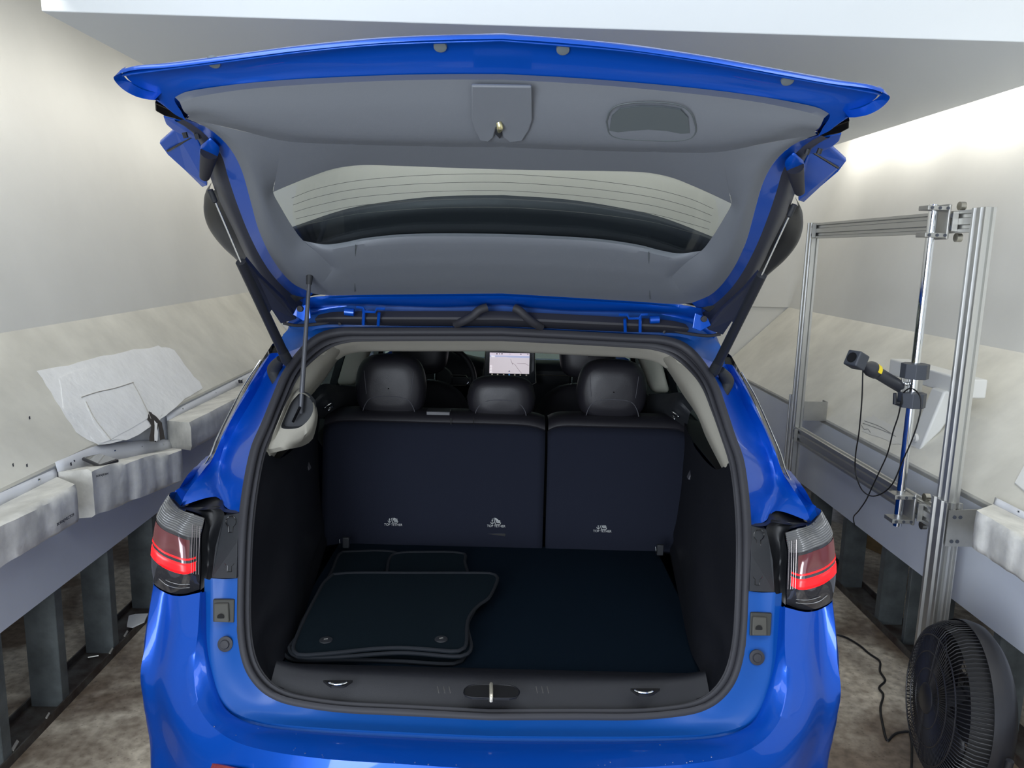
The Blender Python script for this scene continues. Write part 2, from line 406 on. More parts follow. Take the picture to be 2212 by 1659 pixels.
# plaster repair on the left ledge and its torn corner (sub-parts of the ledge)
def on_ledge(px, py, off=0.0):                   # ray -> left sloping ledge plane
    a = B(XL, 0, ZBL); b = B(XSL, 0, ZSL); t = (b-a).normalized(); n = t.cross(EY); n = n if n.z > 0 else -n
    q = ray(px, py); o = a+n*off
    return CAM+q*((o-CAM).dot(n)/q.dot(n))
def on_ledge_r(px, py, off=0.0):
    a = B(XR, 0, ZBR); b = B(XSR, 0, ZSR); t = (b-a).normalized(); n = t.cross(EY); n = n if n.z > 0 else -n
    q = ray(px, py); o = a+n*off
    return CAM+q*((o-CAM).dot(n)/q.dot(n))
def blob(pxs, off, th, fn=on_ledge, jit=2.2, n=4):
    pts = []
    for i, (a, b) in enumerate(pxs):
        c, d = pxs[(i+1) % len(pxs)]
        for k in range(n):
            t = k/n; pts.append((a+(c-a)*t+random.uniform(-jit, jit), b+(d-b)*t+random.uniform(-jit, jit)))
    top = [fn(x, y, off+th) for x, y in pts]; bot = [fn(x, y, -0.001) for x, y in pts]
    k = len(pts); return M().add(top+bot, [tuple(range(k))]+[(i, (i+1) % k, k+(i+1) % k, k+i) for i in range(k)])
blob([(80, 803), (170, 783), (270, 758), (340, 748), (375, 755), (400, 790), (440, 838), (400, 862), (356, 900), (300, 940), (215, 962), (165, 935), (120, 865)], 0.0, 0.003).obj('plaster_patch', PLAST, ledge_l, smooth=False)
blob([(130, 820), (170, 797), (250, 787), (310, 800), (335, 830), (352, 880), (345, 905), (290, 945), (212, 958), (180, 925), (135, 880)], 0.003, 0.003, jit=3).obj('plaster_patch', PLAST, ledge_l, smooth=False)
blob([(178, 856), (285, 826), (302, 850), (318, 905), (235, 952), (205, 915)], 0.006, 0.002, jit=1).obj('plaster_patch', PLAST, ledge_l, smooth=False)
for pts in ([(176, 858), (210, 847), (250, 838), (288, 826)], [(288, 828), (300, 850), (318, 886), (326, 905)], [(186, 868), (205, 905), (240, 950)]):
    M().tube([on_ledge(x, y, 0.009) for x, y in pts], 0.002, 6, n=16).obj('plaster_crack', mat('crack', (176, 172, 164), 0.9), ledge_l)
m = blob([(322, 888), (332, 895), (350, 912), (356, 948), (345, 952), (343, 920), (336, 955), (322, 952), (327, 918), (318, 905)], 0.006, 0.004, jit=1)
m.obj('torn_hole', TORN, ledge_l, smooth=False)
blob([(333, 908), (340, 915), (341, 952), (334, 952)], 0.010, 0.012, jit=.8).obj('torn_foam_strip', PLAST, ledge_l, smooth=False)
for _ in range(8):
    x, y = random.choice([(15, 985), (30, 1002), (48, 998), (52, 1003), (517, 822), (60, 900), (150, 1000)]); x += random.uniform(-4, 4)
    blob([(x, y), (x+3, y-2), (x+4, y+5), (x+1, y+6)], 0, 0.001, jit=.5, n=1).obj('scuff_mark', INK, ledge_l, smooth=False)
# scuffed repair by the right ledge's edge
blob([(1862, 930), (1868, 905), (1885, 897), (1930, 922), (1990, 940), (1978, 965), (1930, 958)], 0, 0.002, on_ledge_r).obj('plaster_patch', mat('dull_filler', (212, 210, 202), .7), ledge_r, smooth=False)
for pts in ([(1867, 909), (1900, 921), (1935, 943)], [(1864, 914), (1895, 925), (1922, 936)], [(1861, 918), (1868, 928), (1874, 926), (1880, 934)]):
    M().tube([on_ledge_r(x, y, 0.003) for x, y in pts], 0.0015, 6, n=10).obj('scratch', mat('scratch_grey', (150, 148, 144), 0.9), ledge_r)
# a pale card at the right frame edge on the ledge
m = M().prism([on_ledge_r(2192, 1044, .004), on_ledge_r(2216, 1000, .004), on_ledge_r(2260, 1060, .004), on_ledge_r(2240, 1085, .004)], (0, 0, 0.004))
tag(m.obj('white_card', WHITEP, smooth=False), 'white flat card lying on the right ledge at the frame edge', 'card')

# ---------------------------------------------------------------- vinyl covered pads
def pad(name, cn, flange, screws, label, dirty=VINYL, fm_=VINYLF, seed=0):
    """cn: 8 corners (near-end 4: top-back, top-front, bottom-front, bottom-back; then far end 4)"""
    rnd = random.Random(seed)
    t = thing(name, (cn[3]+cn[2]+cn[6]+cn[7])/4, label, 'pad', 'vinyl covered bumper pads on the walls')
    A, Bq, C_, D, E_, F_, G, H = cn
    n1, n2 = 26, 22
    prof = lambda p, q: [p, q]
    m = M(); rows = []
    for i in range(n1+1):
        s = i/n1; a, b, c, d = A.lerp(E_, s), Bq.lerp(F_, s), C_.lerp(G, s), D.lerp(H, s)
        # rounded section a->b->c->d
        sec = []
        for q0, q1, q2 in ((a, b, c), (b, c, d)):
            r = 0.13
            sec += [q1.lerp(q0, r), q1.lerp(q0, r*.3)*.85+q1.lerp(q2, r*.3)*.15 if False else q1.lerp(q0, r*.35), q1.lerp(q2, r*.35), q1.lerp(q2, r)]
        ring = crs([a, a.lerp(b, .5)]+sec[:4]+[b.lerp(c, .5)]+sec[4:]+[d], n2)
        nrm = (b-a).normalized()
        wv = 0.006*math.sin(s*40+seed)+0.005*math.sin(s*23+1.3*seed)
        ring = [p+nrm*(wv*math.sin(math.pi*j/(n2-1))*(0.2+1.0*j/n2)+rnd.uniform(-.0015, .0015)) for j, p in enumerate(ring)]
        rows.append(ring)
    m.grid(rows); k = len(m.v)
    m.add(rows[0], [tuple(range(n2-1, -1, -1))]); m.add(rows[-1], [tuple(range(n2))])
    m.grid([[r[0] for r in rows], [r[-1] for r in rows]])
    m.obj('cushion', dirty, t, ang=55)
    m = M(); fl = crs(flange, 20)
    back = [p+V((0, 0, 0)) for p in fl]
    base = [A.lerp(E_, i/19) for i in range(20)]
    nv = (A-D).cross(E_-A).normalized()
    nv = nv if (CAM-A).dot(nv) > 0 else -nv
    m.grid([base, [p.lerp(q, .5)+nv*0.004*math.sin(i*1.1) for i, (p, q) in enumerate(zip(base, fl))], fl])
    m.obj('flange', fm_, t, solid=0.002, off=0)
    for s in screws:
        p = crs([x.lerp(y, .5) for x, y in zip(base, fl)], 50)[int(s*49)]
        M().lathe(p-nv*.003, nv, [(0, .0001), (0, .008), (.004, .008), (.006, .005), (.0065, .0001)], 16).obj('screw', CHROME, t)
    return t
def cor(*a): return [BX(x, y, X) for x, y, X in a]
def down(p, dz, dx=0): return p+V((0, 0, -dz))+EX*dx
def P8(tb0, tf0, h0, tb1, tf1, h1):
    return [tb0, tf0, down(tf0, h0), down(tb0, h0), tb1, tf1, down(tf1, h1), down(tb1, h1)]
# first pad from the frame's left edge
far_tf = BX(166, 1048, -1.40); near_tf = BX(0, 1132, -1.40)+ (BX(0, 1132, -1.40)-far_tf)*0.6
tb1 = BX(123, 1030, -1.585); tb0 = BX(0, 1092, -1.585); tb0 = tb0+(tb0-tb1)*0.6
h = far_tf.z-BX(166, 1132, -1.40).z
f1 = BX(120, 1012, -1.60); f0 = BX(0, 1065, -1.60); f0 = f0+(f0-f1)*.6
p1 = pad('wall_pad', P8(tb0, near_tf, h, tb1, far_tf, h), [f0, f1], [.35, .8], 'dirty white vinyl wall pad at the left frame edge, nearest the camera', seed=1)
a_ = far_tf; 
def pad_text(o, s, up, h_, par):
    text_on('print', s, o, EY, V((0, 0, 1)), h_, INK, par)
q = BX(149, 1122, -1.396)
pad_text(BX(142, 1122, -1.388), 'BORN()VECTOR', 1, 0.010, p1)
# second pad, sagging, with the phone on it
tb0, tf0 = BX(125, 1020, -1.585), BX(196, 1013, -1.44); tb1, tf1 = BX(372, 968, -1.555), BX(393, 970, -1.36)
h0 = tf0.z-BX(196, 1122, -1.44).z; h1 = tf1.z-BX(390, 1043, -1.36).z
p2 = pad('wall_pad', P8(tb0, tf0, h0, tb1, tf1, h1), [BX(119, 998, -1.60), BX(212, 962, -1.60), BX(290, 954, -1.59), BX(366, 950, -1.575)], [.13, .45, .7, .93],
         'sagging stained white vinyl wall pad with the phone lying on it', seed=2)
text_on('print', 'BORN()BORN', BX(221, 1026, -1.425), (tf1-tf0), V((0, 0, 1)), 0.008, INK, p2)
# third pad behind the car's left flank
tb0, tf0 = BX(361, 909, -1.585), BX(412, 913, -1.40); tb1, tf1 = BX(600, 792, -1.585), BX(640, 795, -1.40)
h0 = tf0.z-BX(414, 974, -1.40).z
p3 = pad('wall_pad', P8(tb0, tf0, h0, tb1, tf1, h0), [BX(359, 895, -1.60), BX(600, 775, -1.60)], [.12, .35, .6], 'white vinyl wall pad half hidden behind the left side of the car', seed=3)
# pad at the right frame edge
tb0, tf0 = BX(2146, 1089, 1.855), BX(2108, 1103, 1.68); tb1 = BX(2212, 1122, 1.855); tb1 = tb1+(tb1-tb0)*1.0
tf1 = BX(2212, 1166, 1.68); tf1 = tf1+(tf1-tf0)*1.0; h0 = tf0.z-BX(2104, 1187, 1.68).z
fl0 = BX(2150, 1074, 1.87); fl1 = BX(2212, 1105, 1.87); fl1 = fl1+(fl1-fl0)
p4 = pad('wall_pad', P8(tb0, tf0, h0, tb1, tf1, h0), [fl0, fl1], [.42, .9], 'white vinyl wall pad at the right frame edge beside the rig post', seed=5)

# phone lying on the second pad
def slab(pts, th, m_, name, par, bev):
    m = M().prism(pts, th); return m.obj(name, m_, par, bevel=bev, seg=4)
zt = BX(230, 990, -1.50).z
c4 = [(176, 988), (217, 979), (257, 992), (216, 1006)]
pp = [PZ(x, y, zt+0.006) for x, y in c4]
ph = thing('phone', sum(pp, V((0, 0, 0)))/4, 'black phone in a rugged case lying on the sagging pad', 'phone')
sgn = (0, 0, -0.013)
slab(pp, sgn, mat('phone_case', (34, 34, 38), 0.4), 'case', ph, 0.005)
cc = sum(pp, V((0, 0, 0)))/4
slab([cc+(p-cc)*0.86+V((0, 0, 0.0012)) for p in pp], (0, 0, -0.002), mat('phone_screen', (60, 62, 62), 0.1, coat=1.0), 'screen', ph, 0.0008)

# ---------------------------------------------------------------- aluminium rig
RX = 1.72
def slot_section(wu, wv, unit=0.04, slot=0.009, dep=0.009):
    """outline of a T-slot profile in local (u,v)"""
    pts = []
    def side(p0, p1, n, inw):
        d = (p1[0]-p0[0], p1[1]-p0[1]); L = math.hypot(*d); d = (d[0]/L, d[1]/L)
        pts.append(p0)
        for k in range(n):
            c = L*(k+.5)/n
            for s, dd in ((-slot, 0), (-slot*.6, dep), (slot*.6, dep), (slot, 0)):
                pts.append((p0[0]+d[0]*(c+s)+inw[0]*dd, p0[1]+d[1]*(c+s)+inw[1]*dd))
    nu, nv = max(1, round(wu/unit)), max(1, round(wv/unit)); a, b = wu/2, wv/2
    side((-a, -b), (a, -b), nu, (0, 1)); side((a, -b), (a, b), nv, (-1, 0)); side((a, b), (-a, b), nu, (0, -1)); side((-a, b), (-a, -b), nv, (1, 0))
    return pts
def profile(p0, p1, u, v, wu, wv, **k):
    u, v = V(u), V(v); sec = slot_section(wu, wv, **k)
    return M().prism([p0+u*a+v*b for a, b in sec], p1-p0)
Z3 = V((0, 0, 1))
rig = thing('aluminium_rig', B(RX, 3.5, 0), 'aluminium profile frame with chrome pole standing by the right wall', 'frame')
yL, yR = 4.26, 2.765
zt, zb = 1.90, 0.772
profile(B(RX, yL, 0.02), B(RX, yL, 1.945), EX, EY, .04, .08).obj('post', ALU, rig, smooth=False)
profile(B(RX, yR, 0.02), B(RX, yR, 1.945), EX, EY, .04, .08).obj('post', ALU, rig, smooth=False)
profile(B(RX+.0, yR, 0.02), B(RX+.0, yR, 0.865), EX, EY, .062, .098, slot=.011).obj('post_sleeve', ALU, rig, smooth=False)
profile(B(RX-.005, yL+0.055, 0.02), B(RX-.005, yL+.055, 0.98), EX, EY, .04, .035).obj('post_sleeve', ALU, rig, smooth=False)
profile(B(RX, yR+.04, zt), B(RX, yL-.04, zt), EX, Z3, .04, .08).obj('top_beam', ALU, rig, smooth=False)
profile(B(RX, yR+.04, zb), B(RX, yL-.04, zb), EX, Z3, .04, .08).obj('lower_rail', ALU, rig, smooth=False)
for z in (zt, zb):                                # little corner brackets
    for y, s_ in ((yR+.04+.1, 1), (yL-.06, -1)):
        m = M().box(B(RX-.022, y, z), (.004, .022, .036), RZ); m.box(B(RX-.03, y-.022, z), (.010, .003, .036), RZ)
        br = m.obj('corner_bracket', ALUP, rig, smooth=False, bevel=.001)
        for dz in (-.022, .022): M().lathe(B(RX-.026, y, z+dz), -EX, [(0, .0001), (0, .009), (.006, .009), (.006, .0001)], 12).obj('bolt', DGREY, br)
M().tube([B(RX, yL+.055, .98), B(RX, yL+.055, 1.0)], .012, 12).obj('cap', DGREY, rig)
# mounting plates to the wall
def plate(y, z0, z1, x1):
    m = M().prism([B(RX-.022, y, z1), B(x1, y, z1+.012), B(x1, y, z1-.02), B(x1-.06, y, z0), B(RX-.022, y, z0)], -EY*.004)
    m.box(B(x1, y+.03, z1-.01), (.002, .035, .02), RZ)
    o = m.obj('mounting_plate', ALUP, rig, smooth=False)
    for dx in (0.0, .022):
        for z in (z0+.02, z1-.025): M().lathe(B(RX+dx, y-.004, z), -EY, [(0, .0001), (0, .007), (.003, .007), (.003, .0001)], 12).obj('bolt', DGREY, o)
plate(yR-.05, .70, .84, 1.87+.02)
m = M().box(B(RX+.085, yL-.045, .905), (.065, .002, .055), RZ); m.box(B(RX+.148, yL-.015, .905), (.002, .03, .055), RZ); m.obj('mounting_plate', ALUP, rig, smooth=False)
# pole, carriages
PXB = RX-.075; yP = 3.085
pole_x = PXB
pt = BX(2004, 560, PXB); yP = bc(pt)[1]
M().tube([B(PXB, yP, .69), B(PXB, yP, 1.965)], .0165, 28).obj('chrome_pole', CHROME, rig)
def carriage(z, yy):
    m = M().box(B(RX-.035, yy, z), (.006, .045, .065), RZ)
    m.box(B(PXB+.01, yy-.022, z), (.03, .003, .052), RZ) if False else None
    o = m.obj('carriage_plate', ALUP, rig, bevel=.004)
    for dz in (-.05, .05):
        M().box(B(PXB, yy-.01, z+dz), (.045, .034, .0085), RZ).obj('clamp_jaw', ALUP, o, smooth=False, bevel=.002)
        for dx in (-.03, .0, .03):
            M().lathe(B(PXB+dx, yy-.044, z+dz), -EY, [(0, .0001), (0, .006), (.003, .006), (.003, .0001)], 12).obj('bolt', DGREY, o)
    for dz in (-.058, .058):
        M().lathe(B(RX+.0, yy-.058, z+dz), EX, [(-.012, .0001), (-.012, .016), (.008, .016), (.008, .0001)], 20).obj('guide_wheel', STEEL, o)
carriage(zt, yP); carriage(zb, yP)
# sensor arm clamped to the pole
arm = thing('sensor_boom', B(PXB, yP, 1.25), 'dark grey sensor arm clamped to the chrome pole, yellow sticker on it', 'sensor arm')
def octo(z, hh, r=.052):
    pts = []
    for i in range(8):
        a = 2*math.pi*(i+.5)/8; pts.append(B(PXB+r*math.cos(a)*1.0, yP+r*math.sin(a)*1.0, z-hh))
    return M().prism(pts, (0, 0, 2*hh))
zu = bc(BX(1972, 800, PXB))[2]; zl_ = bc(BX(1966, 862, PXB))[2]
cu = octo(zu, .029).obj('clamp_collar', DGREY, arm, smooth=False, bevel=.002)
cl = octo(zl_, .029).obj('clamp_collar', DGREY, arm, smooth=False, bevel=.002)
m = M().tube([B(PXB-.05, yP-.02, zl_-.012), B(PXB-.075, yP-.02, zl_-.012)], .008, 10); m.tube([B(PXB-.075, yP-.02, zl_-.016), B(PXB-.08, yP-.02, zl_+.028)], [.008, .006], 10)
m.obj('clamp_lever', mat('lever_black', (24, 26, 34), .4), cl)
m = M().box(B(PXB, yP+.012, (zu+zl_)/2), (.042, .004, (zu-zl_)/2), RZ); m.obj('mounting_plate', ALUP, arm, smooth=False, bevel=.002)
M().lathe(B(PXB-.028, yP-.0, (zu+zl_)/2+.005), -EY, [(-.01, .0001), (-.01, .008), (.004, .008), (.006, .004), (.006, .0001)], 14).obj('bolt', CHROME, arm)
hx = RX-.36
A0 = BX(1946, 836, PXB-.03); A1 = BX(1882, 797, hx+.09); A2 = BX(1866, 787, hx+.045); A3 = BX(1850, 778, hx)
M().tube([A0, A1], .024, 28).obj('tube', mat('arm_tube', (52, 54, 60), .45), arm)
d = (A1-A0).normalized()
m = M().lathe(A1, d, [(-.035, .0245), (-.03, .029), (.0, .031), (.012, .028), (.03, .017), (.05, .011), (.07, .010), (.08, .010)], 28); m.obj('reducer', mat('arm_joint', (46, 48, 54), .4), arm)
sq = M(); uu = d.cross(Z3).normalized(); vv = uu.cross(d).normalized()
e1 = (CAM-A1); e1 = (e1-d*e1.dot(d)).normalized(); e2 = d.cross(e1)
if e2.z < 0: e2 = -e2
rowsT = [[A1+d*sx+(e1*math.cos(R(an))+e2*math.sin(R(an)))*(.0318 if sx > -.02 else .0310) for sx in (-.027, -.003)] for an in (5, 18, 31, 44, 57, 70)]
M().grid(rowsT).obj('sticker', YEL, arm)
rt = Matrix((uu, d, vv)).transposed()
M().box(A3+d*.0, (.03, .028, .03), rt).obj('sensor_head', mat('sensor_black', (56, 60, 68), .45), arm, bevel=.006, seg=3)
M().lathe(A3+d*.028, d, [(0, .0001), (0, .02), (.002, .02), (.0025, .0001)], 20).obj('lens', GLOSSK, arm)
# cables
cb = [BX(x, y, X) for x, y, X in ((1864, 796, hx+.06), (1862, 860, hx+.08), (1856, 930, hx+.12), (1848, 985, 1.6), (1848, 1020, 1.62), (1860, 1055, 1.62), (1880, 1071, 1.62), (1905, 1066, 1.62), (1928, 1045, 1.62), (1948, 1000, 1.61), (1972, 945, 1.60), (1986, 900, 1.60), (1990, 868, 1.60), (1984, 850, 1.60), (1967, 839, 1.60), (1951, 850, 1.6), (1948, 872, 1.59))]
tag(M().tube(cb, .0028, 8, n=120).obj('sensor_cable', CABLE), 'thin black cable looping down from the sensor head around the pole', 'cable', 'cables on the rig')
cb = [BX(x, y, X) for x, y, X in ((1947, 868, 1.58), (1940, 900, 1.59), (1930, 930, 1.6), (1917, 980, 1.62), (1900, 1018, 1.63), (1884, 1052, 1.63), (1871, 1080, 1.64), (1856, 1102, 1.66), (1844, 1117, 1.74), (1846, 1135, 1.84))]
tag(M().tube(cb, .0028, 8, n=90).obj('sensor_cable', CABLE), 'thin black cable hanging from the pole clamp and going under the right panel', 'cable', 'cables on the rig')

# white T shaped bracket on the right ledge
BXa = 2.02
tb = thing('white_bracket', on_ledge_r(1985, 960), 'white T shaped steel bracket standing on the right ledge behind the rig', 'bracket')
q0 = BX(1938, 812, BXa); q1 = BX(2096, 862, BXa); 
y0 = bc(BX(1917, 822, BXa))[1]; y1 = bc(BX(2112, 866, BXa))[1]+.10; zq = 1.215
m = M().box(B(BXa+.05, (y0+y1)/2, zq), (.05, abs(y1-y0)/2, .042), RZ); m.obj('beam', WHITEP, tb, bevel=.008, seg=3)
m = M().box(B(BXa-.003, y1+.03, zq-.005), (.004, .045, .055), RZ); m.obj('end_plate', WHITEP, tb, bevel=.003)
f = [on_ledge_r(1971, 953, 0), on_ledge_r(1993, 966, 0), on_ledge_r(2006, 935, 0), on_ledge_r(1990, 925, 0)]
yb_ = bc(on_ledge_r(1982, 958))[1]
xb_ = bc(on_ledge_r(1982, 958))[0]
m = M().hexa([B(xb_-.02, yb_-.055, .90), B(xb_-.02, yb_+.045, .90), B(xb_+.07, yb_+.045, 1.0), B(xb_+.07, yb_-.055, 1.0),
              B(BXa-.02, yb_-.06, zq-.03), B(BXa-.02, yb_+.045, zq-.03), B(BXa+.09, yb_+.045, zq-.03), B(BXa+.09, yb_-.06, zq-.03)])
m.obj('upright', WHITEP, tb, bevel=.01, seg=3)
M().lathe(B(xb_-.018, yb_, .955), -EX, [(-.01, .0001), (-.01, .02), (.004, .02), (.004, .008), (.008, .008), (.008, .0001)], 18).obj('bolt', WHITEP, tb)

# ---------------------------------------------------------------- floor fan
fc = P(2062, 1508, 2.32); fr = .262; fc.z = .325
fan = thing('floor_fan', (fc.x, fc.y, 0), 'round black floor fan standing at the lower right beside the wall', 'fan')
fax = V((-1, 0.17, 0.06)).normalized()
fu = fax.cross(Z3).normalized(); fv = fu.cross(fax).normalized()
def fp(a, rad, ax): return fc+fax*ax+(fu*math.cos(a)+fv*math.sin(a))*rad
# front guard: spiral-like wires out to the rim, then ribs back along the side
m = M(); NW = 110
for i in range(NW):
    a = 2*math.pi*i/NW
    m.tube([fp(a, .045, .085), fp(a+.02, .13, .083), fp(a+.03, .208, .076), fp(a+.03, .235, .062), fp(a+.03, .255, .03), fp(a+.03, .262, -.01)], .0017, 4, cap=False)
for rad, ax in ((.095, .084), (.15, .082), (.205, .077), (.262, -.01)):
    m.tube([fp(2*math.pi*i/64, rad, ax) for i in range(65)], .0024, 6, cap=False)
m.obj('front_guard', FANB, fan, weld=False)
M().lathe(fc, fax, [(.078, .05), (.088, .05), (.094, .042), (.095, .0001)], 36).obj('guard_badge', FANB, fan)
M().lathe(fc, fax, [(-.012, .262), (-.005, .268), (-.03, .270), (-.060, .262), (-.085, .235), (-.09, .20)], 72).obj('drum', FANB, fan, solid=.003)
m = M()
for i in range(48):
    a = 2*math.pi*i/48; m.tube([fp(a, .06, -.085), fp(a, .21, -.09)], .0015, 4, cap=False)
for rad in (.1, .15, .2): m.tube([fp(2*math.pi*i/48, rad, -.088) for i in range(49)], .002, 5, cap=False)
m.obj('rear_guard', FANB, fan, weld=False)
M().lathe(fc, fax, [(-.09, .21), (-.06, .24), (.02, .242), (.045, .232)], 60).obj('inner_shroud', mat('fan_inner', (14, 14, 16), .7), fan)
M().lathe(fc, fax, [(-.13, .0001), (-.13, .05), (-.10, .065), (-.02, .055), (-.02, .0001)], 30).obj('motor', FANB, fan)
for k in range(3):
    a0 = 2*math.pi*k/3+.5; rows = []
    for i in range(7):
        rad = .045+.18*i/6; wd = .35+.25*math.sin(math.pi*i/6)
        rows.append([fp(a0+.25*i/6-wd+2*wd*j/6, rad, .0+.045*(j/6-.5)*1.4) for j in range(7)])
    M().grid(rows).obj('blade', mat('fan_blade', (30, 30, 34), .45), fan, solid=.003)
M().lathe(fc, fax, [(-.02, .05), (.03, .05), (.04, .04), (.042, .0001)], 30).obj('hub', FANB, fan)
# stand: U bracket and base
base = V((fc.x, fc.y, 0))
m = M().tube([fp(math.pi*.5*0+a, .285, -.05) for a in [math.pi+math.pi*i/24 for i in range(25)]], .011, 10); m.obj('yoke', FANB, fan)
m = M()
for s_ in (-1,): m.tube([base+fax*.14*s_+fu*-.2+V((0, 0, .012)), base+fax*.16*s_+V((0, 0, .014)), base+fax*.14*s_+fu*.2+V((0, 0, .012))], .011, 10, n=16)
for s_ in (-1, 1): m.tube([base-fax*.16+fu*.12*s_+V((0, 0, .014)), base-fax*.05+fu*.05*s_+V((0, 0, .04)), base+fax*.02+fu*.12*s_+V((0, 0, .014))], .011, 10, n=12)
m.obj('stand', FANB, fan)
kn = P(2132, 1622, 2.12)
M().lathe(fp(math.pi, .285, -.05) if False else fp(-.15, .30, -.05), fu, [(-.02, .0001), (-.02, .018), (.01, .022), (.03, .018), (.034, .0001)], 20).obj('tilt_knob', FANB, fan)
# power cord over the floor
cp = [PZ(x, y, .006) for x, y in ((1780, 1366), (1822, 1375), (1855, 1393), (1878, 1412), (1900, 1428), (1901, 1450), (1912, 1470), (1899, 1486), (1908, 1500), (1902, 1530), (1908, 1570), (1917, 1600), (1928, 1590), (1940, 1583), (1965, 1582))]
cp.append(base+fax*.10+V((0, 0, .03)))
tag(M().tube(cp, .0045, 8, n=140).obj('power_cord', CABLE), 'black power cord snaking over the floor from the car to the fan', 'cord')

# small things on the floor tracks
def at_floor(x, y, z=.012): return PZ(x, y, z)
c = [at_floor(x, y, .04) for x, y in ((274, 1352), (278, 1330), (292, 1326), (320, 1325), (312, 1342), (286, 1354))]
tag(M().prism(c, (0, 0, -.006)).obj('plaster_chip', WHITEP, smooth=False), 'white broken board chip lying on the left floor track by the bumper', 'chip')
tag(M().tube([at_floor(190, 1420, .018), at_floor(213, 1416, .018)], .004, 8).obj('loose_screw', STEEL), 'loose steel screw lying on the left floor track', 'screw')
for (x, y, lb) in ((32, 1610, 'long pale paint flake on the left floor track near the frame corner'), (103, 1545, 'square pale flake on the left floor track'), (240, 1405, 'pale flake on the track under the third left stud'), (272, 1368, 'small pale flake beside the broken board chip')):
    s_ = 5 if x != 32 else 9
    tag(M().prism([at_floor(x-s_, y+s_, .04), at_floor(x+s_*.5, y-s_*1.4, .04), at_floor(x+s_, y-s_, .04), at_floor(x-s_*.3, y+s_*1.2, .04)], (0, 0, -.004)).obj('paint_flake', mat('flake', (170, 165, 155), .8), smooth=False), lb, 'flake', 'flakes on the floor track')
wb = BX(1875, 1245, 2.35); wb.z = .0
tag(M().box(wb+V((0, 0, .045)), (.045, .12, .045), Matrix.Rotation(.4, 3, 'Z')).obj('wood_block', WOODM, smooth=False, bevel=.002), 'rough wooden block on the floor behind the right studs', 'wood block')
eb = B(2.2, 4.35, 0)

# ================================================================ THE CAR
car = thing('car', (0, 3.8, 0), 'blue SUV with its tailgate raised, lit tail lamps and an empty cargo bay', 'car')
def Q(l): return [P(*a) for a in l]
def X0(p): return V((0, p.y, p.z))
def both(mesh, name, m_, par, **k):
    a = mesh.obj(name, m_, par, **k); b = mesh.mirrored().obj(name, m_, par, **k); return a, b

# weatherstrip loop (left half, top centre -> bottom centre)
C0 = Q([(1085, 712, 2.36), (900, 712, 2.36), (790, 712, 2.355), (735, 712, 2.345), (690, 722, 2.335), (655, 748, 2.31), (616, 799, 2.24), (591, 858, 2.17), (567, 918, 2.11), (548, 961, 2.07),
        (534, 1020, 2.02), (523, 1090, 1.97), (516, 1170, 1.91), (512, 1280, 1.85), (512, 1350, 1.81), (518, 1410, 1.775), (533, 1455, 1.755), (562, 1492, 1.738), (600, 1515, 1.73), (650, 1528, 1.722), (740, 1540, 1.715), (860, 1546, 1.71), (1063, 1551, 1.70)])
C0[0] = X0(C0[0]); C0[-1] = X0(C0[-1]); C0[-1].z = C0[-2].z
C1 = Q([(1085, 735, 2.40), (900, 735, 2.40), (800, 736, 2.395), (760, 738, 2.39), (722, 748, 2.375), (690, 768, 2.35), (650, 808, 2.28), (618, 868, 2.21), (597, 915, 2.16), (575, 970, 2.11),
        (562, 1025, 2.06), (552, 1092, 2.01), (545, 1170, 1.95), (541, 1280, 1.89), (541, 1348, 1.85), (547, 1400, 1.815), (560, 1440, 1.795), (585, 1474, 1.778), (615, 1493, 1.77), (658, 1506, 1.762), (742, 1517, 1.755), (860, 1524, 1.75), (1063, 1529, 1.74)])
C1[0] = X0(C1[0]); C1[-1] = X0(C1[-1]); C1[-1].z = C1[-2].z
NL = 110
c0 = crs(C0, NL); c1 = crs(C1, NL)
def seal_row(t, h):
    out = []
    for i, (a, b) in enumerate(zip(c0, c1)):
        tt = (c0[min(i+1, NL-1)]-c0[max(i-1, 0)]).normalized(); n = (b-a).cross(tt).normalized()
        if (CAM-a).dot(n) < 0: n = -n
        out.append(a.lerp(b, t)+n*h)
    return out
prof = [(0, -.008), (0.0, .004), (.06, .010), (.22, .013), (.36, .009), (.42, .001), (.47, .001), (.52, .010), (.62, .013), (.70, .008), (.74, -.002), (.80, -.003), (.84, .004), (.93, .006), (1.0, .0), (1.02, -.02)]
M().grid([seal_row(t, h) for t, h in prof]).mirror().obj('weatherstrip', RUB, car, ang=60)

# ---- rear body: gutter beside the opening and the quarter above the lamp
qa = Q([(655, 748, 2.31), (616, 799, 2.24), (591, 858, 2.17), (567, 918, 2.11), (548, 961, 2.07), (534, 1020, 2.02), (527, 1070, 1.985), (521, 1106, 1.965)])
qb = Q([(622, 760, 2.36), (588, 820, 2.33), (562, 872, 2.26), (535, 925, 2.19), (514, 965, 2.14), (500, 1015, 2.09), (503, 1065, 2.035), (505, 1104, 1.99)])
qc = Q([(600, 762, 2.42), (570, 815, 2.38), (545, 865, 2.31), (510, 920, 2.23), (490, 962, 2.20), (476, 1005, 2.16), (476, 1050, 2.08), (488, 1096, 2.01)])
qd = Q([(586, 763, 2.40), (564, 795, 2.36), (528, 856, 2.28), (490, 925, 2.20), (470, 970, 2.17), (455, 1005, 2.14), (448, 1045, 2.07), (466, 1073, 2.03)])
qe = Q([(580, 766, 2.41), (555, 802, 2.36), (518, 866, 2.29), (482, 935, 2.21), (458, 992, 2.15), (434, 1023, 2.08), (401, 1067, 2.02), (390, 1093, 1.99)])
gut = M().patch([qa, qb, qc, qd, qe], 40, 17)
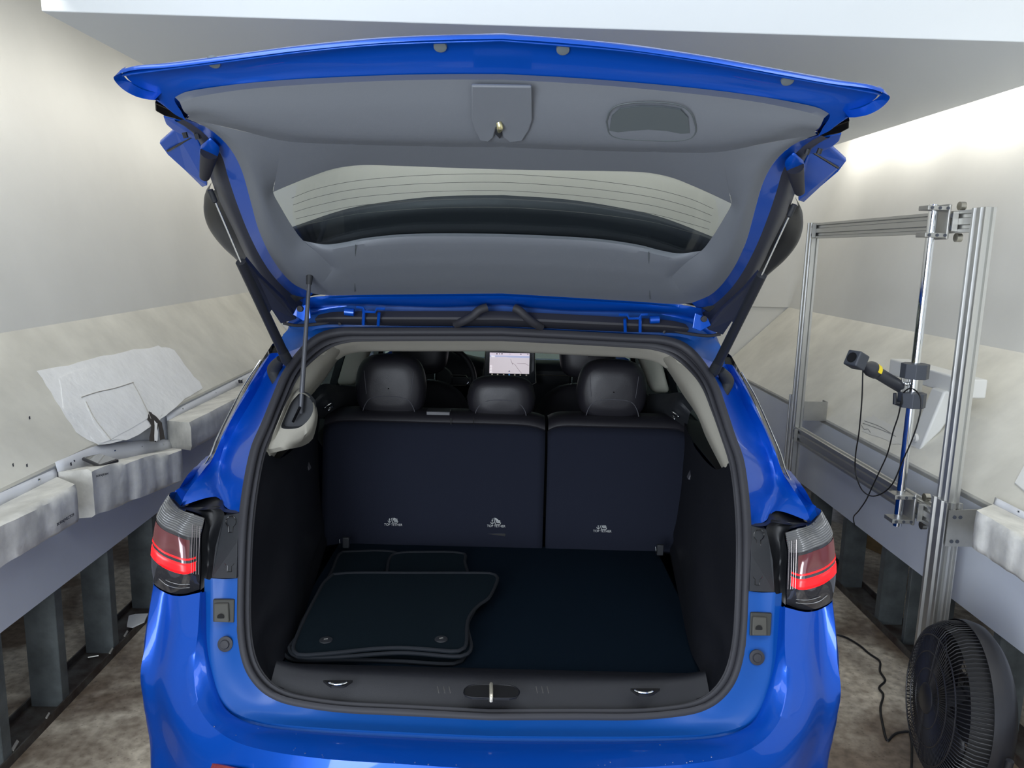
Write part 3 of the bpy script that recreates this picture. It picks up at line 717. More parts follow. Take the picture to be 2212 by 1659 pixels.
# shoulder from ridge to silhouette and forward along the side
sa = qe[4:]
sb = [P(440, 1000, 2.19), P(418, 1020, 2.12), P(388, 1062, 2.04), P(384, 1094, 1.99)]
sc = [P(448, 985, 2.30), PX(398, 1032, -.848), PX(377, 1064, -.868), PX(372, 1080, -.872)]
sd = [V((-.835, 2.62, 1.08)), V((-.87, 2.55, 1.04)), V((-.885, 2.5, .99)), V((-.89, 2.5, .95))]
gut.patch([sa, sb, sc, sd], 14, 13)
both(gut, 'rear_quarter', PAINT, car, ang=50)
# rear roof flange above the weatherstrip
r0 = crs(C0[:6], 26)
r1 = crs([X0(P(1085, 690, 2.40)), P(900, 690, 2.40), P(780, 690, 2.40), P(680, 694, 2.40), P(640, 700, 2.42), P(612, 722, 2.42), P(600, 762, 2.42)], 26)
r2 = crs([V((0, 2.42, 1.60)), V((-.3, 2.42, 1.598)), V((-.5, 2.43, 1.585)), V((-.62, 2.45, 1.56)), V((-.68, 2.48, 1.52)), V((-.71, 2.52, 1.47)), V((-.735, 2.52, 1.42))], 26)
rf = M().grid([r0, [a.lerp(b, .5)+V((0, .02, -.008)) for a, b in zip(r0, r1)], r1, r2])
# roof
yy = [2.42, 2.7, 3.2, 3.8, 4.3, 4.65]; zr = [1.60, 1.635, 1.655, 1.65, 1.61, 1.55]; hw = [.68, .68, .67, .66, .63, .60]
rows = []
for y, z, h in zip(yy, zr, hw): rows.append([V((h*(j/10-1), y, z-.06*abs(j/10-1)**3-.03*(abs(j/10-1) > .95))) for j in range(21)])
roof = M().grid(rows)
rf.mirror().obj('roof_flange', JAMB, car, ang=50)
roof.obj('roof', PAINT, car, solid=.02, off=-1)
# black glasshouse moulding with its chrome line
ma = Q([(586, 758, 2.42), (564, 792, 2.375), (524, 856, 2.295), (488, 926, 2.215), (470, 965, 2.18), (468, 990, 2.165), (450, 1009, 2.15)])
mb = Q([(597, 737, 2.46), (570, 778, 2.42), (536, 830, 2.37), (500, 898, 2.30), (476, 946, 2.25), (459, 985, 2.20), (447, 1008, 2.16)])
mc = [V((-.70, 2.70, 1.50)), V((-.735, 2.72, 1.42)), V((-.765, 2.74, 1.34)), V((-.80, 2.76, 1.25)), V((-.82, 2.78, 1.18)), V((-.835, 2.78, 1.12)), V((-.85, 2.6, 1.09))]
mid = [a.lerp(b, .5)+V((-.004, -.012, .004)) for a, b in zip(ma, mb)]
both(M().patch([ma, mid, mb, mc], 30, 13), 'quarter_moulding', GLOSSK, car)
ch = [a.lerp(b, .8)+V((-.004, -.014, .006)) for a, b in zip(ma, mb)]
both(M().tube(ch[1:], [.0022]*40, 8, n=40), 'chrome_strip', CHROME, car)

# ---- lower jamb (blue) between weatherstrip and bumper
jo = Q([(456, 1249, 1.865), (455, 1330, 1.83), (454, 1390, 1.80), (460, 1450, 1.77), (476, 1503, 1.735), (509, 1540, 1.71), (566, 1559, 1.685), (689, 1572, 1.66), (898, 1583, 1.645), (1063, 1587, 1.64)])
jo[-1] = X0(jo[-1]); jo[-1].z = jo[-2].z
ji = Q([(513, 1249, 1.865), (512, 1350, 1.81), (518, 1410, 1.775), (533, 1455, 1.755), (562, 1492, 1.738), (600, 1515, 1.73), (650, 1528, 1.722), (740, 1540, 1.715), (860, 1546, 1.71), (1063, 1551, 1.70)])
ji[-1] = X0(ji[-1]); ji[-1].z = ji[-2].z
jm = [a.lerp(b, .5)+V((0, .004, -.004)) for a, b in zip(crs(jo, 12), crs(ji, 12))]
lip = [p+V((0, -.004, .003)) for p in jo]
gr = [p+V((-.004*(p.x < -.6), .012, -.02 if p.x > -.6 else 0)) for p in jo]
jmb = M().patch([ji, jm, jo], 80, 9)
jmb.patch([jo, [p+V((-.004 if p.x < -.55 else 0, .001, -.005)) for p in jo], [p+V((-.022 if p.x < -.6 else -.006 if p.x < -.5 else 0, .012 if p.x < -.6 else -.03, -.006 if p.x < -.62 else -.016)) for p in jo]], 80, 7)
jamb = jmb.mirror().obj('lower_jamb', JAMB, car, ang=50)

# ---- bumper
b0 = Q([(437, 1280, 1.85), (438, 1369, 1.805), (446, 1430, 1.775), (460, 1490, 1.735), (490, 1536, 1.705), (555, 1566, 1.67), (689, 1582, 1.645), (898, 1594, 1.63), (1063, 1598, 1.625)])
b0[-1] = X0(b0[-1]); b0[-1].z = b0[-2].z
b1 = Q([(432, 1280, 1.838), (427, 1369, 1.79), (419, 1425, 1.765), (416, 1470, 1.735), (428, 1524, 1.685), (462, 1572, 1.64), (530, 1610, 1.59), (680, 1637, 1.55), (890, 1652, 1.525), (1063, 1657, 1.515)])
b1[-1] = X0(b1[-1]); b1[-1].z = b1[-2].z
b0r = [p+V((.004 if p.x < -.55 else 0, .02, -.018 if p.x > -.65 else -.004)) for p in b0]
zz = b1[-1].z
b2 = [P(386, 1288, 1.855), P(378, 1370, 1.81), P(368, 1430, 1.785), P(366, 1490, 1.75), P(380, 1560, 1.70), P(420, 1625, 1.645), P(500, 1680, 1.59), V((-.42, 1.535, zz-.075)), V((-.2, 1.51, zz-.075)), V((0, 1.50, zz-.075))]
b3 = [P(352, 1278, 1.885), P(345, 1360, 1.855), P(335, 1430, 1.83), P(330, 1490, 1.80), V((-.81, 1.75, .50)), V((-.755, 1.68, .455)), V((-.66, 1.61, .43)), V((-.45, 1.54, .42)), V((-.22, 1.515, .42)), V((0, 1.505, .42))]
b4 = [PX(331, 1258, -.882), PX(318, 1335, -.892), PX(309, 1400, -.900), PX(304, 1470, -.905), V((-.893, 1.83, .46)), V((-.845, 1.74, .38)), V((-.72, 1.65, .34)), V((-.48, 1.585, .32)), V((-.24, 1.56, .31)), V((0, 1.55, .31))]
b5 = [V((-.885, 2.08, .93)), V((-.90, 2.08, .85)), V((-.91, 2.08, .76)), V((-.915, 2.10, .66)), V((-.905, 2.10, .46)), V((-.86, 2.05, .30)), V((-.74, 2.0, .25)), V((-.5, 1.95, .25)), V((-.25, 1.9, .25)), V((0, 1.9, .25))]
bump = M().patch([b0r, b0], 90)
bump.patch([b0, [a.lerp(b, .5)+V((0, 0, .003)) for a, b in zip(crs(b0, 12), crs(b1, 12))], b1], 90, 9)
bump.patch([b1, b2, b3, b4, b5], 90, 25)
bumper = bump.mirror().obj('bumper', PAINT, car, ang=55)
rnd = random.Random(9); m = M(); ca, cb_ = crs(b0, 200), crs(b1, 200)
for k in range(70):
    i = rnd.choice([rnd.randint(60, 199), rnd.randint(95, 150)]); t = rnd.uniform(.15, .98); q = ca[i].lerp(cb_[i], t); q.x *= rnd.choice((-1, 1)); r_ = rnd.uniform(.0008, .0024)
    m.lathe(q+V((0, 0, .0005)), Z3, [(-.002, r_), (0, r_), (r_*.5, r_*.75), (r_*.8, .0001)], 8)
m.obj('water_droplets', mat('water', (200, 215, 235), 0.02, spec=.6, trans=0.9), bumper, weld=False, kind='stuff')
# red reflectors in the bumper
rfl = M().patch([[P(404, 1650, 1.675), P(440, 1646, 1.64), P(480, 1652, 1.60), P(530, 1664, 1.565)], [P(400, 1680, 1.672), P(440, 1682, 1.63), P(480, 1686, 1.59), P(530, 1694, 1.56)]], 12)
both(rfl, 'reflector', REDREF, bumper, solid=.006, off=0)

# ---- black lamp recess & cover plate beside the weatherstrip
cvp = [P(485, 1113, 1.975), P(521, 1107, 1.965), P(514, 1170, 1.912), P(512, 1248, 1.862), P(458, 1248, 1.875), P(466, 1180, 1.92), P(478, 1135, 1.955)]
a_, b_ = both(M().prism([p+V((0, -.004, 0)) for p in cvp], (0, .02, 0)), 'lamp_cover_plate', BLKP, car, smooth=False, bevel=.0015)
# keyhole shaped marks pressed in the cover
def on_cover(x, y):
    a, b, c = cvp[1], cvp[3], cvp[4]; n = (b-a).cross(c-a).normalized(); q = ray(x, y)
    return CAM+q*((a+V((0, -.006, 0))-CAM).dot(n)/q.dot(n))
def close_(l): return l+[l[0]]
def mirrorp(l): return [V((-p.x, p.y, p.z)) for p in l]
for (cx_, cy_, ln) in ((499, 1127, 20), (496, 1212, 20)):
    ring = [on_cover(cx_+11*math.cos(a), cy_+12*math.sin(a)) for a in [R(115+k*310/20) for k in range(21)]]
    ring = [on_cover(cx_-5, cy_+11+ln*.6)]+ring+[on_cover(cx_+4, cy_+11+ln*.6)]
    M().tube(ring+[ring[0]], .0012, 6).obj('keyhole_mark', GLOSSK, a_)
    M().tube(mirrorp(ring+[ring[0]]), .0012, 6).obj('keyhole_mark', GLOSSK, b_)
# black housing between cover and lens
h0 = [P(388, 1098, 2.0), P(430, 1083, 2.04), P(466, 1074, 2.04), P(480, 1080, 2.03), P(487, 1098, 2.0), P(521, 1104, 1.98)]
h1 = [P(386, 1098, 1.985), P(420, 1102, 1.98), P(455, 1100, 1.975), P(474, 1098, 1.975), P(485, 1106, 1.97), P(521, 1109, 1.965)]
hs = M().patch([h0, h1], 24)
hs.patch([[P(386, 1096, 1.985), P(442, 1119, 1.945), P(436, 1160, 1.93), P(435, 1225, 1.905), P(433, 1275, 1.885)], [P(440, 1096, 1.99), P(462, 1106, 1.985), P(452, 1160, 1.955), P(450, 1225, 1.92), P(443, 1266, 1.89)],
          [P(474, 1092, 1.985), P(485, 1113, 1.975), P(466, 1180, 1.925), P(458, 1248, 1.875), P(444, 1262, 1.875)]], 24, 9)
both(hs, 'lamp_housing', mat('housing_black', (16, 17, 20), .35), car)

# ---- tail lamps
def lamp_curves():
    L = [
     [P(442, 1119, 1.935), P(414, 1109, 1.915), P(388, 1098, 1.935), PX(366, 1068, -.845), V((-.878, 2.10, 1.055))],
     [P(438, 1138, 1.925), P(408, 1128, 1.90), P(375, 1118, 1.905), PX(346, 1100, -.868), V((-.886, 2.10, 1.02))],
     [P(434, 1157, 1.918), P(402, 1147, 1.89), P(368, 1138, 1.89), PX(337, 1126, -.878), V((-.89, 2.10, .99))],
     [P(433, 1190, 1.905), P(402, 1183, 1.873), P(367, 1172, 1.876), PX(331, 1160, -.881), V((-.892, 2.10, .965))],
     [P(433, 1216, 1.897), P(402, 1210, 1.866), P(366, 1198, 1.870), PX(328, 1185, -.883), V((-.893, 2.10, .945))],
     [P(432, 1246, 1.886), P(402, 1243, 1.859), P(364, 1232, 1.866), PX(327, 1212, -.884), V((-.893, 2.10, .925))],
     [P(431, 1262, 1.880), P(400, 1265, 1.860), P(362, 1256, 1.868), PX(328, 1236, -.884), V((-.892, 2.10, .91))],
     [P(431, 1273, 1.877), P(398, 1283, 1.870), P(360, 1278, 1.877), PX(332, 1257, -.880), V((-.888, 2.10, .90))]]
    return L
LC = lamp_curves()
rowsL = [crs(c, 33) for c in LC]
cols = [crs([r[j] for r in rowsL], 71) for j in range(33)]
GR = [[cols[j][i] for j in range(33)] for i in range(71)]     # 10 rows per band
def band(i0, i1, bulge=0, ribs=0):
    out = []
    for i in range(i0, i1+1):
        row = []
        for j in range(33):
            p = GR[i][j].copy()
            if ribs: p = p+V((-.3, -1, .2)).normalized()*(0.0022*math.sin(2*math.pi*ribs*(i-i0)/(i1-i0)))
            if bulge: p = p+V((-.3, -1, 0)).normalized()*bulge*(math.sin(math.pi*(i-i0)/(i1-i0)))
            row.append(p)
        out.append(row)
    return out
def lamp(mir):
    lp = thing('tail_lamp', (0, 1.95, 1.0), '', '') if False else None
    g = (lambda mesh: mesh.mirrored()) if mir else (lambda mesh: mesh)
    base = M().grid(band(0, 70))
    root = g(base).obj('tail_lamp', LENSD, car, ang=60)
    # ribbed clear top band, finely subdivided
    fine = []
    for k in range(0, 121):
        f = 19.5*k/120; i = int(f); t = f-i
        fine.append([GR[i][j].lerp(GR[i+1][j], t)+V((-.35, -1, .1)).normalized()*(.0025+.0018*math.sin(2*math.pi*11*k/120)) for j in range(33)])
    g(M().grid(fine)).obj('ribbed_lens', LENSG, root, ang=80)
    off = V((-.3, -1, 0)).normalized()*.0015
    red = [[GR[i][j]+off for j in range(3, 26)] for i in range(22, 40)]
    g(M().grid(red)).obj('red_lens', LENSR, root)
    # glowing strip, curved up at the outer end
    def strip(pt, pb, th=.003):
        a, b = crs(pt, 30), crs(pb, 30)
        nn = V((-.3, -1, 0)).normalized()
        return M().grid([a, [x+nn*th for x in a], [x+nn*th for x in b], b])
    def srf(x, y):                                # ray to lamp surface: nearest grid vertex depth
        best = min(((proj(GR[i][j])-V((x, y))).length_squared, i, j) for i in range(0, 71, 2) for j in range(0, 27))
        return P(x, y, GR[best[1]][best[2]].y-.003)
    nn = V((-.3, -1, 0)).normalized()
    def gp(fi, j, h): i = max(0, min(69, int(fi))); return GR[i][j].lerp(GR[i+1][j], fi-i)+nn*h
    def glow(top, hgt, up, j1, h):
        rows = []
        for k in range(7):
            rows.append([gp(top+hgt*k/6-up*max(0, (j-9)/9)**2, j, h if 0 < k < 6 else -.001) for j in range(1, j1)])
        return M().grid(rows)
    g(glow(41, 9.5, 7, 22, .0025)).obj('light_strip', LITE, root)
    g(glow(37, 2.0, 12, 17, .0025)).obj('light_strip', LITE2, root)
    # vertical light guide lines near the inner end
    m = M()
    for dx in (0, 6, 11, 16):
        m.tube([srf(433-dx, 1136-dx*.25)+V((0, -.003, 0)), srf(431-dx, 1190-dx*.2)+V((0, -.003, 0)), srf(430-dx, 1240-dx*.1)+V((0, -.003, 0))], .0009, 5, n=10)
    g(m).obj('lens_rib', mat('lens_line', (120, 112, 112), .2, .5), root)
    m = M()
    for dy in (0, 12): m.tube([srf(343, 1238+dy), srf(360, 1254+dy*.8), srf(385, 1262+dy*.7), srf(410, 1262+dy*.6)], .0009, 5, n=14)
    g(m).obj('lens_curve', mat('lens_line2', (150, 150, 150), .3, .5), root)
    return root
def proj(p):
    d = p-CAM; z = d.dot(fwd); return V((1106+FPX*d.dot(rgt)/z, 829.5+FPX*d.dot(dwn)/z))
for mir in (False, True): lamp(mir)

# square rubber stop pockets & round plugs in the jamb
def jamb_pt(x, y): return P(x, y, 1.865-(y-1249)*.00052)
for sgn in (-1, 1):
    fx = (lambda l: l) if sgn < 0 else mirrorp
    c4 = [(461, 1294), (507, 1294), (506, 1344), (461, 1342)]
    o = M().prism(fx([jamb_pt(*c)+V((0, -.004, 0)) for c in c4]), (0, .008, 0)).obj('stop_pocket', mat('pocket_dark', (34, 34, 30), .6), jamb, smooth=False, bevel=.002)
    cx_ = (464 if sgn < 0 else 474)
    c5 = [(465, 1300), (496, 1299), (498, 1340), (465, 1339)] if sgn < 0 else [(474, 1300), (504, 1300), (503, 1340), (471, 1339)]
    M().prism(fx([jamb_pt(*c)+V((0, -.012, 0)) for c in c5]), (0, .010, 0)).obj('rubber_stop', mat('stop_rubber', (56, 55, 50), .7), o, smooth=False, bevel=.003)
    hx_ = (481, 1328) if sgn < 0 else (490, 1324)
    ctr = fx([jamb_pt(*hx_)])[0]
    M().lathe(ctr+V((0, -.0115, 0)), (0, -1, 0), [(-.003, .0001), (0, .0085), (.002, .009), (.0025, .0001)], 20).obj('stop_hole', mat('hole_black', (8, 8, 8), .9), o)
    ctr = fx([jamb_pt(487, 1391)])[0]
    M().lathe(ctr, V((0, -1, .25)), [(-.004, .0001), (-.002, .019), (.003, .019), (.004, .015), (.0045, .0001)], 28).obj('round_plug', RUB, jamb)
    M().lathe(ctr+V((0, -.004, .001)), V((0, -1, .25)), [(0, .0001), (0, .012), (.004, .010), (.0045, .0001)], 24).obj('plug_cap', RUB, jamb)

# ---- body sides, hood and front so that the car is a whole
def side_profile(y):
    w_ = .905 if y < 4.6 else .905-(y-4.6)**2*.12
    return [V((-w_+.09, y, .25)), V((-w_+.02, y, .30)), V((-w_, y, .45)), V((-w_-.005, y, .66)), V((-w_+.01, y, .88)), V((-w_+.035, y, 1.02)), V((-w_+.085, y, 1.07))]
m = M(); m.patch([side_profile(y) for y in (2.06, 2.5, 3.2, 4.0, 4.8, 5.3, 5.65)], 20, 40)
both(m, 'body_side', PAINT, car, ang=50)
m = M(); m.patch([[V((-w_, y, z-.07)), V((-w_*.6, y, z-.01)), V((0, y, z)), V((w_*.6, y, z-.01)), V((w_, y, z-.07))] for y, z, w_ in ((4.72, 1.07, .83), (5.0, 1.06, .82), (5.4, 1.0, .78), (5.75, .90, .70))], 30, 16)
m.obj('bonnet', PAINT, car, solid=.01)
m = M(); m.patch([[V((-w_, y, z)), V((-w_*.5, y+.05, z)), V((0, y+.07, z)), V((w_*.5, y+.05, z)), V((w_, y, z))] for y, z, w_ in ((5.72, .90, .74), (5.80, .7, .77), (5.78, .45, .78), (5.70, .25, .76))], 30, 12)
m.obj('front_bumper', PAINT, car, solid=.02)
def wheel(x, y):
    s_ = -1 if x < 0 else 1
    M().lathe((x, y, .335), (s_, 0, 0), [(-.2, .2), (-.2, .31), (-.17, .333), (-.1, .337), (-.03, .333), (0, .31), (.0, .22), (-.01, .2)], 48).obj('tyre', TYRE, car)
    m = M().lathe((x-.01*s_, y, .335), (s_, 0, 0), [(-.15, .21), (-.01, .215), (-.02, .18), (-.04, .06), (-.02, .04), (-.02, .0001)], 40)
    m.obj('rim', ALUP, car)
for y in (2.42, 5.0):
    for x in (-.885, .885): wheel(x, y)
m = M().patch([[V((-.915, 2.02, .62)), V((-.92, 1.99, .45)), V((-.90, 1.98, .30))], [V((-.86, 1.93, .58)), V((-.88, 1.92, .42)), V((-.86, 1.90, .28))]], 10)
both(m, 'arch_trim', BLKP, car, solid=.01)
m = M().box((0, 3.8, .30), (.80, 1.9, .03)); m.obj('underbody', BLKP, car)
# pillars and side glass
def pil(y0, y1, name, wdt, mt=None):
    a, b = V((-.80, y0, 1.07)), V((-.655, y1, 1.56))
    both(M().hexa([a+V((0, -wdt, 0)), a+V((0, wdt, 0)), a+V((.03, wdt, 0)), a+V((.03, -wdt, 0)), b+V((0, -wdt, 0)), b+V((0, wdt, 0)), b+V((.03, wdt, 0)), b+V((.03, -wdt, 0))]), name, mt or GLOSSK, car, smooth=False)
pil(3.42, 3.42, 'side_pillar', .05); pil(4.75, 4.25, 'front_pillar', .04)
a = M().add([V((-.80, 2.75, 1.07)), V((-.80, 4.75, 1.07)), V((-.66, 4.25, 1.56)), V((-.68, 2.55, 1.53))], [(0, 1, 2, 3)])
both(a, 'side_window', GLASSS, car, smooth=False, solid=.004)
M().add([V((-.77, 4.78, 1.07)), V((.77, 4.78, 1.07)), V((.62, 4.22, 1.60)), V((-.62, 4.22, 1.60))], [(0, 1, 2, 3)]).obj('windscreen', GLASSW, car, smooth=False, solid=.005)

# ---------------------------------------------------------------- interior
# headliner edge and pillar trims (beige)
hi = [X0(P(1085, 735, 2.40)), P(900, 735, 2.40), P(800, 736, 2.395), P(760, 738, 2.39), P(722, 748, 2.375), P(690, 768, 2.35)]
h2 = [X0(P(1085, 744, 2.47)), P(900, 744, 2.47), P(800, 744, 2.46), P(765, 747, 2.45), P(732, 757, 2.44), P(712, 772, 2.42)]
h3 = [X0(P(1085, 753, 2.62)), P(900, 753, 2.62), P(810, 753, 2.62), P(775, 755, 2.62), P(748, 762, 2.60), P(735, 770, 2.58)]
h4 = [V((0, 2.70, 1.60)), V((-.3, 2.70, 1.60)), V((-.45, 2.70, 1.59)), V((-.52, 2.70, 1.58)), V((-.56, 2.70, 1.55)), V((-.60, 2.70, 1.52))]
m = M().patch([hi, h2, h3, h4], 40, 13); m.mirror().obj('headliner_edge', BEIGE, car)
m = M().grid([[V((h*(j/8-1), y, z)) for j in range(17)] for y, z, h in ((2.68, 1.60, .62), (3.4, 1.615, .62), (4.2, 1.58, .58))]); m.obj('headliner', BEIGE, car, smooth=False)
d0 = [P(722, 748, 2.375), P(690, 768, 2.35), P(650, 808, 2.28), P(618, 868, 2.21), P(597, 915, 2.16), P(571, 979, 2.105)]
d1 = [P(735, 757, 2.45), P(708, 785, 2.42), P(672, 832, 2.33), P(644, 878, 2.26), P(618, 925, 2.20), P(582, 988, 2.13)]
d2 = [P(742, 762, 2.58), P(716, 795, 2.56), P(690, 832, 2.52), P(656, 876, 2.44), P(634, 920, 2.36), P(590, 990, 2.18)]
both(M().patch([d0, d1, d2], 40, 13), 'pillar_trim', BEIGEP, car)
# pleated seat belt shroud between trim and window
m = M(); ra = crs([P(716, 778, 2.50), P(690, 812, 2.48), P(664, 850, 2.44)], 40); rb = crs([P(733, 768, 2.72), P(712, 805, 2.72), P(676, 850, 2.66)], 40)
m.grid([ra]+[[a.lerp(b, t)+V((0, -.006*math.sin(i*1.15), .0)) for i, (a, b) in enumerate(zip(ra, rb))] for t in (.25, .6, 1)])
both(m, 'belt_shroud', mat('pleated_grey', (120, 117, 110), .8), car, ang=80)
# left pocket bulge round the inner strut
bl = [(650, 835), (662, 848), (676, 862), (684, 882), (686, 905), (680, 935), (673, 952), (655, 963), (620, 971), (585, 979), (572, 980), (580, 960), (600, 912), (622, 862)]
outer = [P(x, y, 2.20) for x, y in bl]
inn = [(640, 850), (648, 849), (662, 854), (674, 868), (676, 885), (668, 905), (650, 922), (635, 926), (610, 926), (607, 922), (615, 900), (628, 872)]
def close(l): return l+[l[0]]
oc = crs(close([P(x, y, 2.36 if x > 655 and y < 900 else 2.30 if x > 640 else 2.13) for x, y in bl]), 49)
mc_ = crs(close([P(x, y, 2.15-(y-900)*.0004) for x, y in [(646, 846), (655, 847), (670, 858), (680, 876), (681, 900), (672, 922), (658, 940), (640, 948), (612, 952), (592, 955), (598, 940), (610, 905), (624, 872), (636, 855)]]), 49)
ic = crs(close([P(x, y, 2.14-(y-900)*.0004) for x, y in [(646, 850), (652, 850), (664, 856), (675, 870), (676, 888), (667, 906), (651, 921), (636, 926), (612, 926), (607, 922), (616, 898), (630, 868)]]), 49)
cen = sum(ic, V((0, 0, 0)))/49
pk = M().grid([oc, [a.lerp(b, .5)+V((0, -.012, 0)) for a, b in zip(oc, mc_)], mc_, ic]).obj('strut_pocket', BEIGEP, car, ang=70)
M().grid([ic, [p+V((0, .03, 0)) for p in ic], [p.lerp(cen, .98)+V((0, .035, 0)) for p in ic]]).obj('pocket_recess', mat('recess_grey', (44, 46, 50), .7), pk)
M().tube([P(648, 880, 2.13), P(640, 897, 2.145), P(633, 911, 2.15)], .004, 8).obj('socket', GLOSSK, pk)

# side trims of the cargo bay (black) from weatherstrip inward
t0 = [P(575, 975, 2.11), P(562, 1025, 2.06), P(552, 1092, 2.01), P(545, 1170, 1.95), P(541, 1280, 1.89), P(541, 1348, 1.85), P(547, 1400, 1.815), P(560, 1440, 1.795), P(585, 1474, 1.778), P(615, 1490, 1.77)]
def zf(z): return z
t1 = [V((-.645, 2.20, 1.13)), V((-.635, 2.12, 1.06)), V((-.63, 2.07, .98)), V((-.625, 2.02, .90)), V((-.615, 1.95, .82)), V((-.605, 1.90, .77)), V((-.60, 1.87, .73)), V((-.59, 1.85, .70)), V((-.575, 1.83, .675)), V((-.55, 1.82, .665))]
t2 = [V((-.64, 2.42, 1.13)), V((-.625, 2.30, 1.06)), V((-.61, 2.25, .98)), V((-.60, 2.20, .90)), V((-.585, 2.12, .82)), V((-.575, 2.08, .77)), V((-.57, 2.05, .73)), V((-.565, 2.02, .70)), V((-.56, 2.0, .675)), V((-.555, 2.0, .66))]
t3 = [V((-.66, 2.60, 1.13)), V((-.65, 2.55, 1.06)), V((-.64, 2.50, .98)), V((-.63, 2.45, .90)), V((-.62, 2.40, .82)), V((-.61, 2.36, .77)), V((-.60, 2.32, .73)), V((-.60, 2.3, .70)), V((-.595, 2.3, .675)), V((-.59, 2.3, .655))]
t4 = [V((-.69, 2.88, 1.14)), V((-.69, 2.82, 1.06)), V((-.685, 2.80, .98)), V((-.68, 2.78, .90)), V((-.67, 2.76, .82)), V((-.66, 2.74, .77)), V((-.65, 2.73, .73)), V((-.65, 2.72, .70)), V((-.64, 2.72, .675)), V((-.64, 2.72, .655))]
ctl, ctr_ = both(M().patch([t0, t1, t2, t3, t4], 50, 33), 'cargo_side_trim', TRIMK, car)
# ledge from the trim top up to the belt line behind the pillar trim
both(M().patch([[V((-.645, 2.20, 1.13)), V((-.66, 2.6, 1.13)), V((-.69, 2.88, 1.14))], [V((-.72, 2.2, 1.12)), V((-.74, 2.6, 1.14)), V((-.78, 2.9, 1.12))]], 12), 'belt_ledge', TRIMK, car)
for sx in (-1, 1):                                # coat hooks on the trims
    x, y = (668, 1007) if sx < 0 else (1488, 1027)
    p = P(x, y, 2.50); p.x += sx*.012
    M().box(p, (.012, .014, .016), Matrix.Rotation(.4*sx, 3, 'Y')).obj('bag_hook', mat('hook_grey', (66, 66, 72), .4), (ctl if sx < 0 else ctr_), bevel=.003)
m = M()
for i in range(24):
    z = .70+.012*i; m.tube([V((.618, 2.33, z)), V((.640, 2.47, z))], .0012, 4)
m.obj('speaker_grille', GLOSSK, ctr_)
M().tube([V((.607, 2.28, .68)), V((.617, 2.29, .80)), V((.632, 2.35, .97))], .0016, 6, n=14).obj('panel_seam', mat('seam_grey', (88, 86, 84), .5), ctr_)

# load sill with latch, tie-down loops
s0 = [X0(P(1063, 1529, 1.74)), P(860, 1524, 1.75), P(742, 1517, 1.755), P(658, 1506, 1.762), P(615, 1493, 1.77), P(585, 1474, 1.778)]
s0[0].z = s0[1].z
ZFL = .655
s1 = [V((0, 1.80, .682)), V((-.2, 1.80, .682)), V((-.34, 1.80, .684)), V((-.44, 1.805, .686)), V((-.50, 1.81, .69)), V((-.55, 1.82, .70))]
s2 = [V((0, 1.86, .672)), V((-.2, 1.86, .672)), V((-.34, 1.86, .672)), V((-.44, 1.86, .672)), V((-.50, 1.86, .672)), V((-.56, 1.86, .675))]
s3 = [V((0, 1.875, ZFL)), V((-.2, 1.875, ZFL)), V((-.34, 1.875, ZFL)), V((-.44, 1.875, ZFL)), V((-.50, 1.875, ZFL)), V((-.57, 1.875, ZFL))]
sill = M().patch([s0, s1, s2, s3], 50, 13).mirror().obj('load_sill', TRIMK, car)
lc = P(1061, 1492, 1.775)
rcs = [PZ(x, y, .691) for x, y in ((1012, 1482), (1030, 1479), (1095, 1480), (1112, 1484), (1122, 1494), (1116, 1505), (1100, 1508), (1020, 1506), (1004, 1501), (1003, 1490))]
M().prism(rcs, (0, 0, -.006)).obj('latch_recess', mat('recess_black', (14, 14, 16), .6), sill, smooth=False)
M().tube(close_(rcs), .0016, 6, n=60).obj('latch_rim', TRIMK, sill)
sk0, sk1 = PZ(1061, 1507, .694), PZ(1061, 1478, .694)
M().tube([sk0+V((0, 0, -.01)), sk0+V((0, .004, .003)), sk1+V((0, -.004, .003)), sk1+V((0, 0, -.01))], .0048, 12, n=18).obj('latch_striker', mat('striker_metal', (214, 208, 190), .25, .7), sill)
for x, y in ((728, 1478), (1392, 1496)):
    c = PZ(x, y, .692); s6 = [PZ(x+dx, y+dy, .6905) for dx, dy in ((-30, -9), (34, -9), (20, 1), (12, 4), (-12, 4), (-20, -1))]
    o = M().prism(s6, (0, 0, -.006)).obj('tie_down_cup', mat('recess_black', (14, 14, 16), .6), sill)
    M().tube([c+V((.024*math.cos(a), .010+.016*math.sin(a), .003)) for a in [R(200+140*i/12) for i in range(13)]], .0024, 8).obj('tie_down_loop', CHROME, o)
for x in (945, 958, 970, 1158, 1170, 1182):      # faint moulded lines
    M().tube([PZ(x, 1483, .6895), PZ(x+3, 1497, .6895)], .0009, 5).obj('moulded_line', mat('seam_grey', (88, 86, 84), .5), sill)

# cargo floor
fl = M().box((0, 2.32, ZFL-.012), (.60, .445, .012)); cargo = fl.obj('cargo_floor', CARP, car, bevel=.004)
for x, y in ((734, 1174), (1415, 1190)):
    c = P(x, y, 2.63)
    M().tube([c+V((0, 0, .016)), c+V((.002, -.004, 0)), c+V((0, 0, -.016))], .0025, 8, n=10).obj('tie_down_loop', CHROME, car)
    M().box(c+V((.02, .012, -.0)), (.012, .008, .02)).obj('tie_down_base', BLKP, car, bevel=.003)

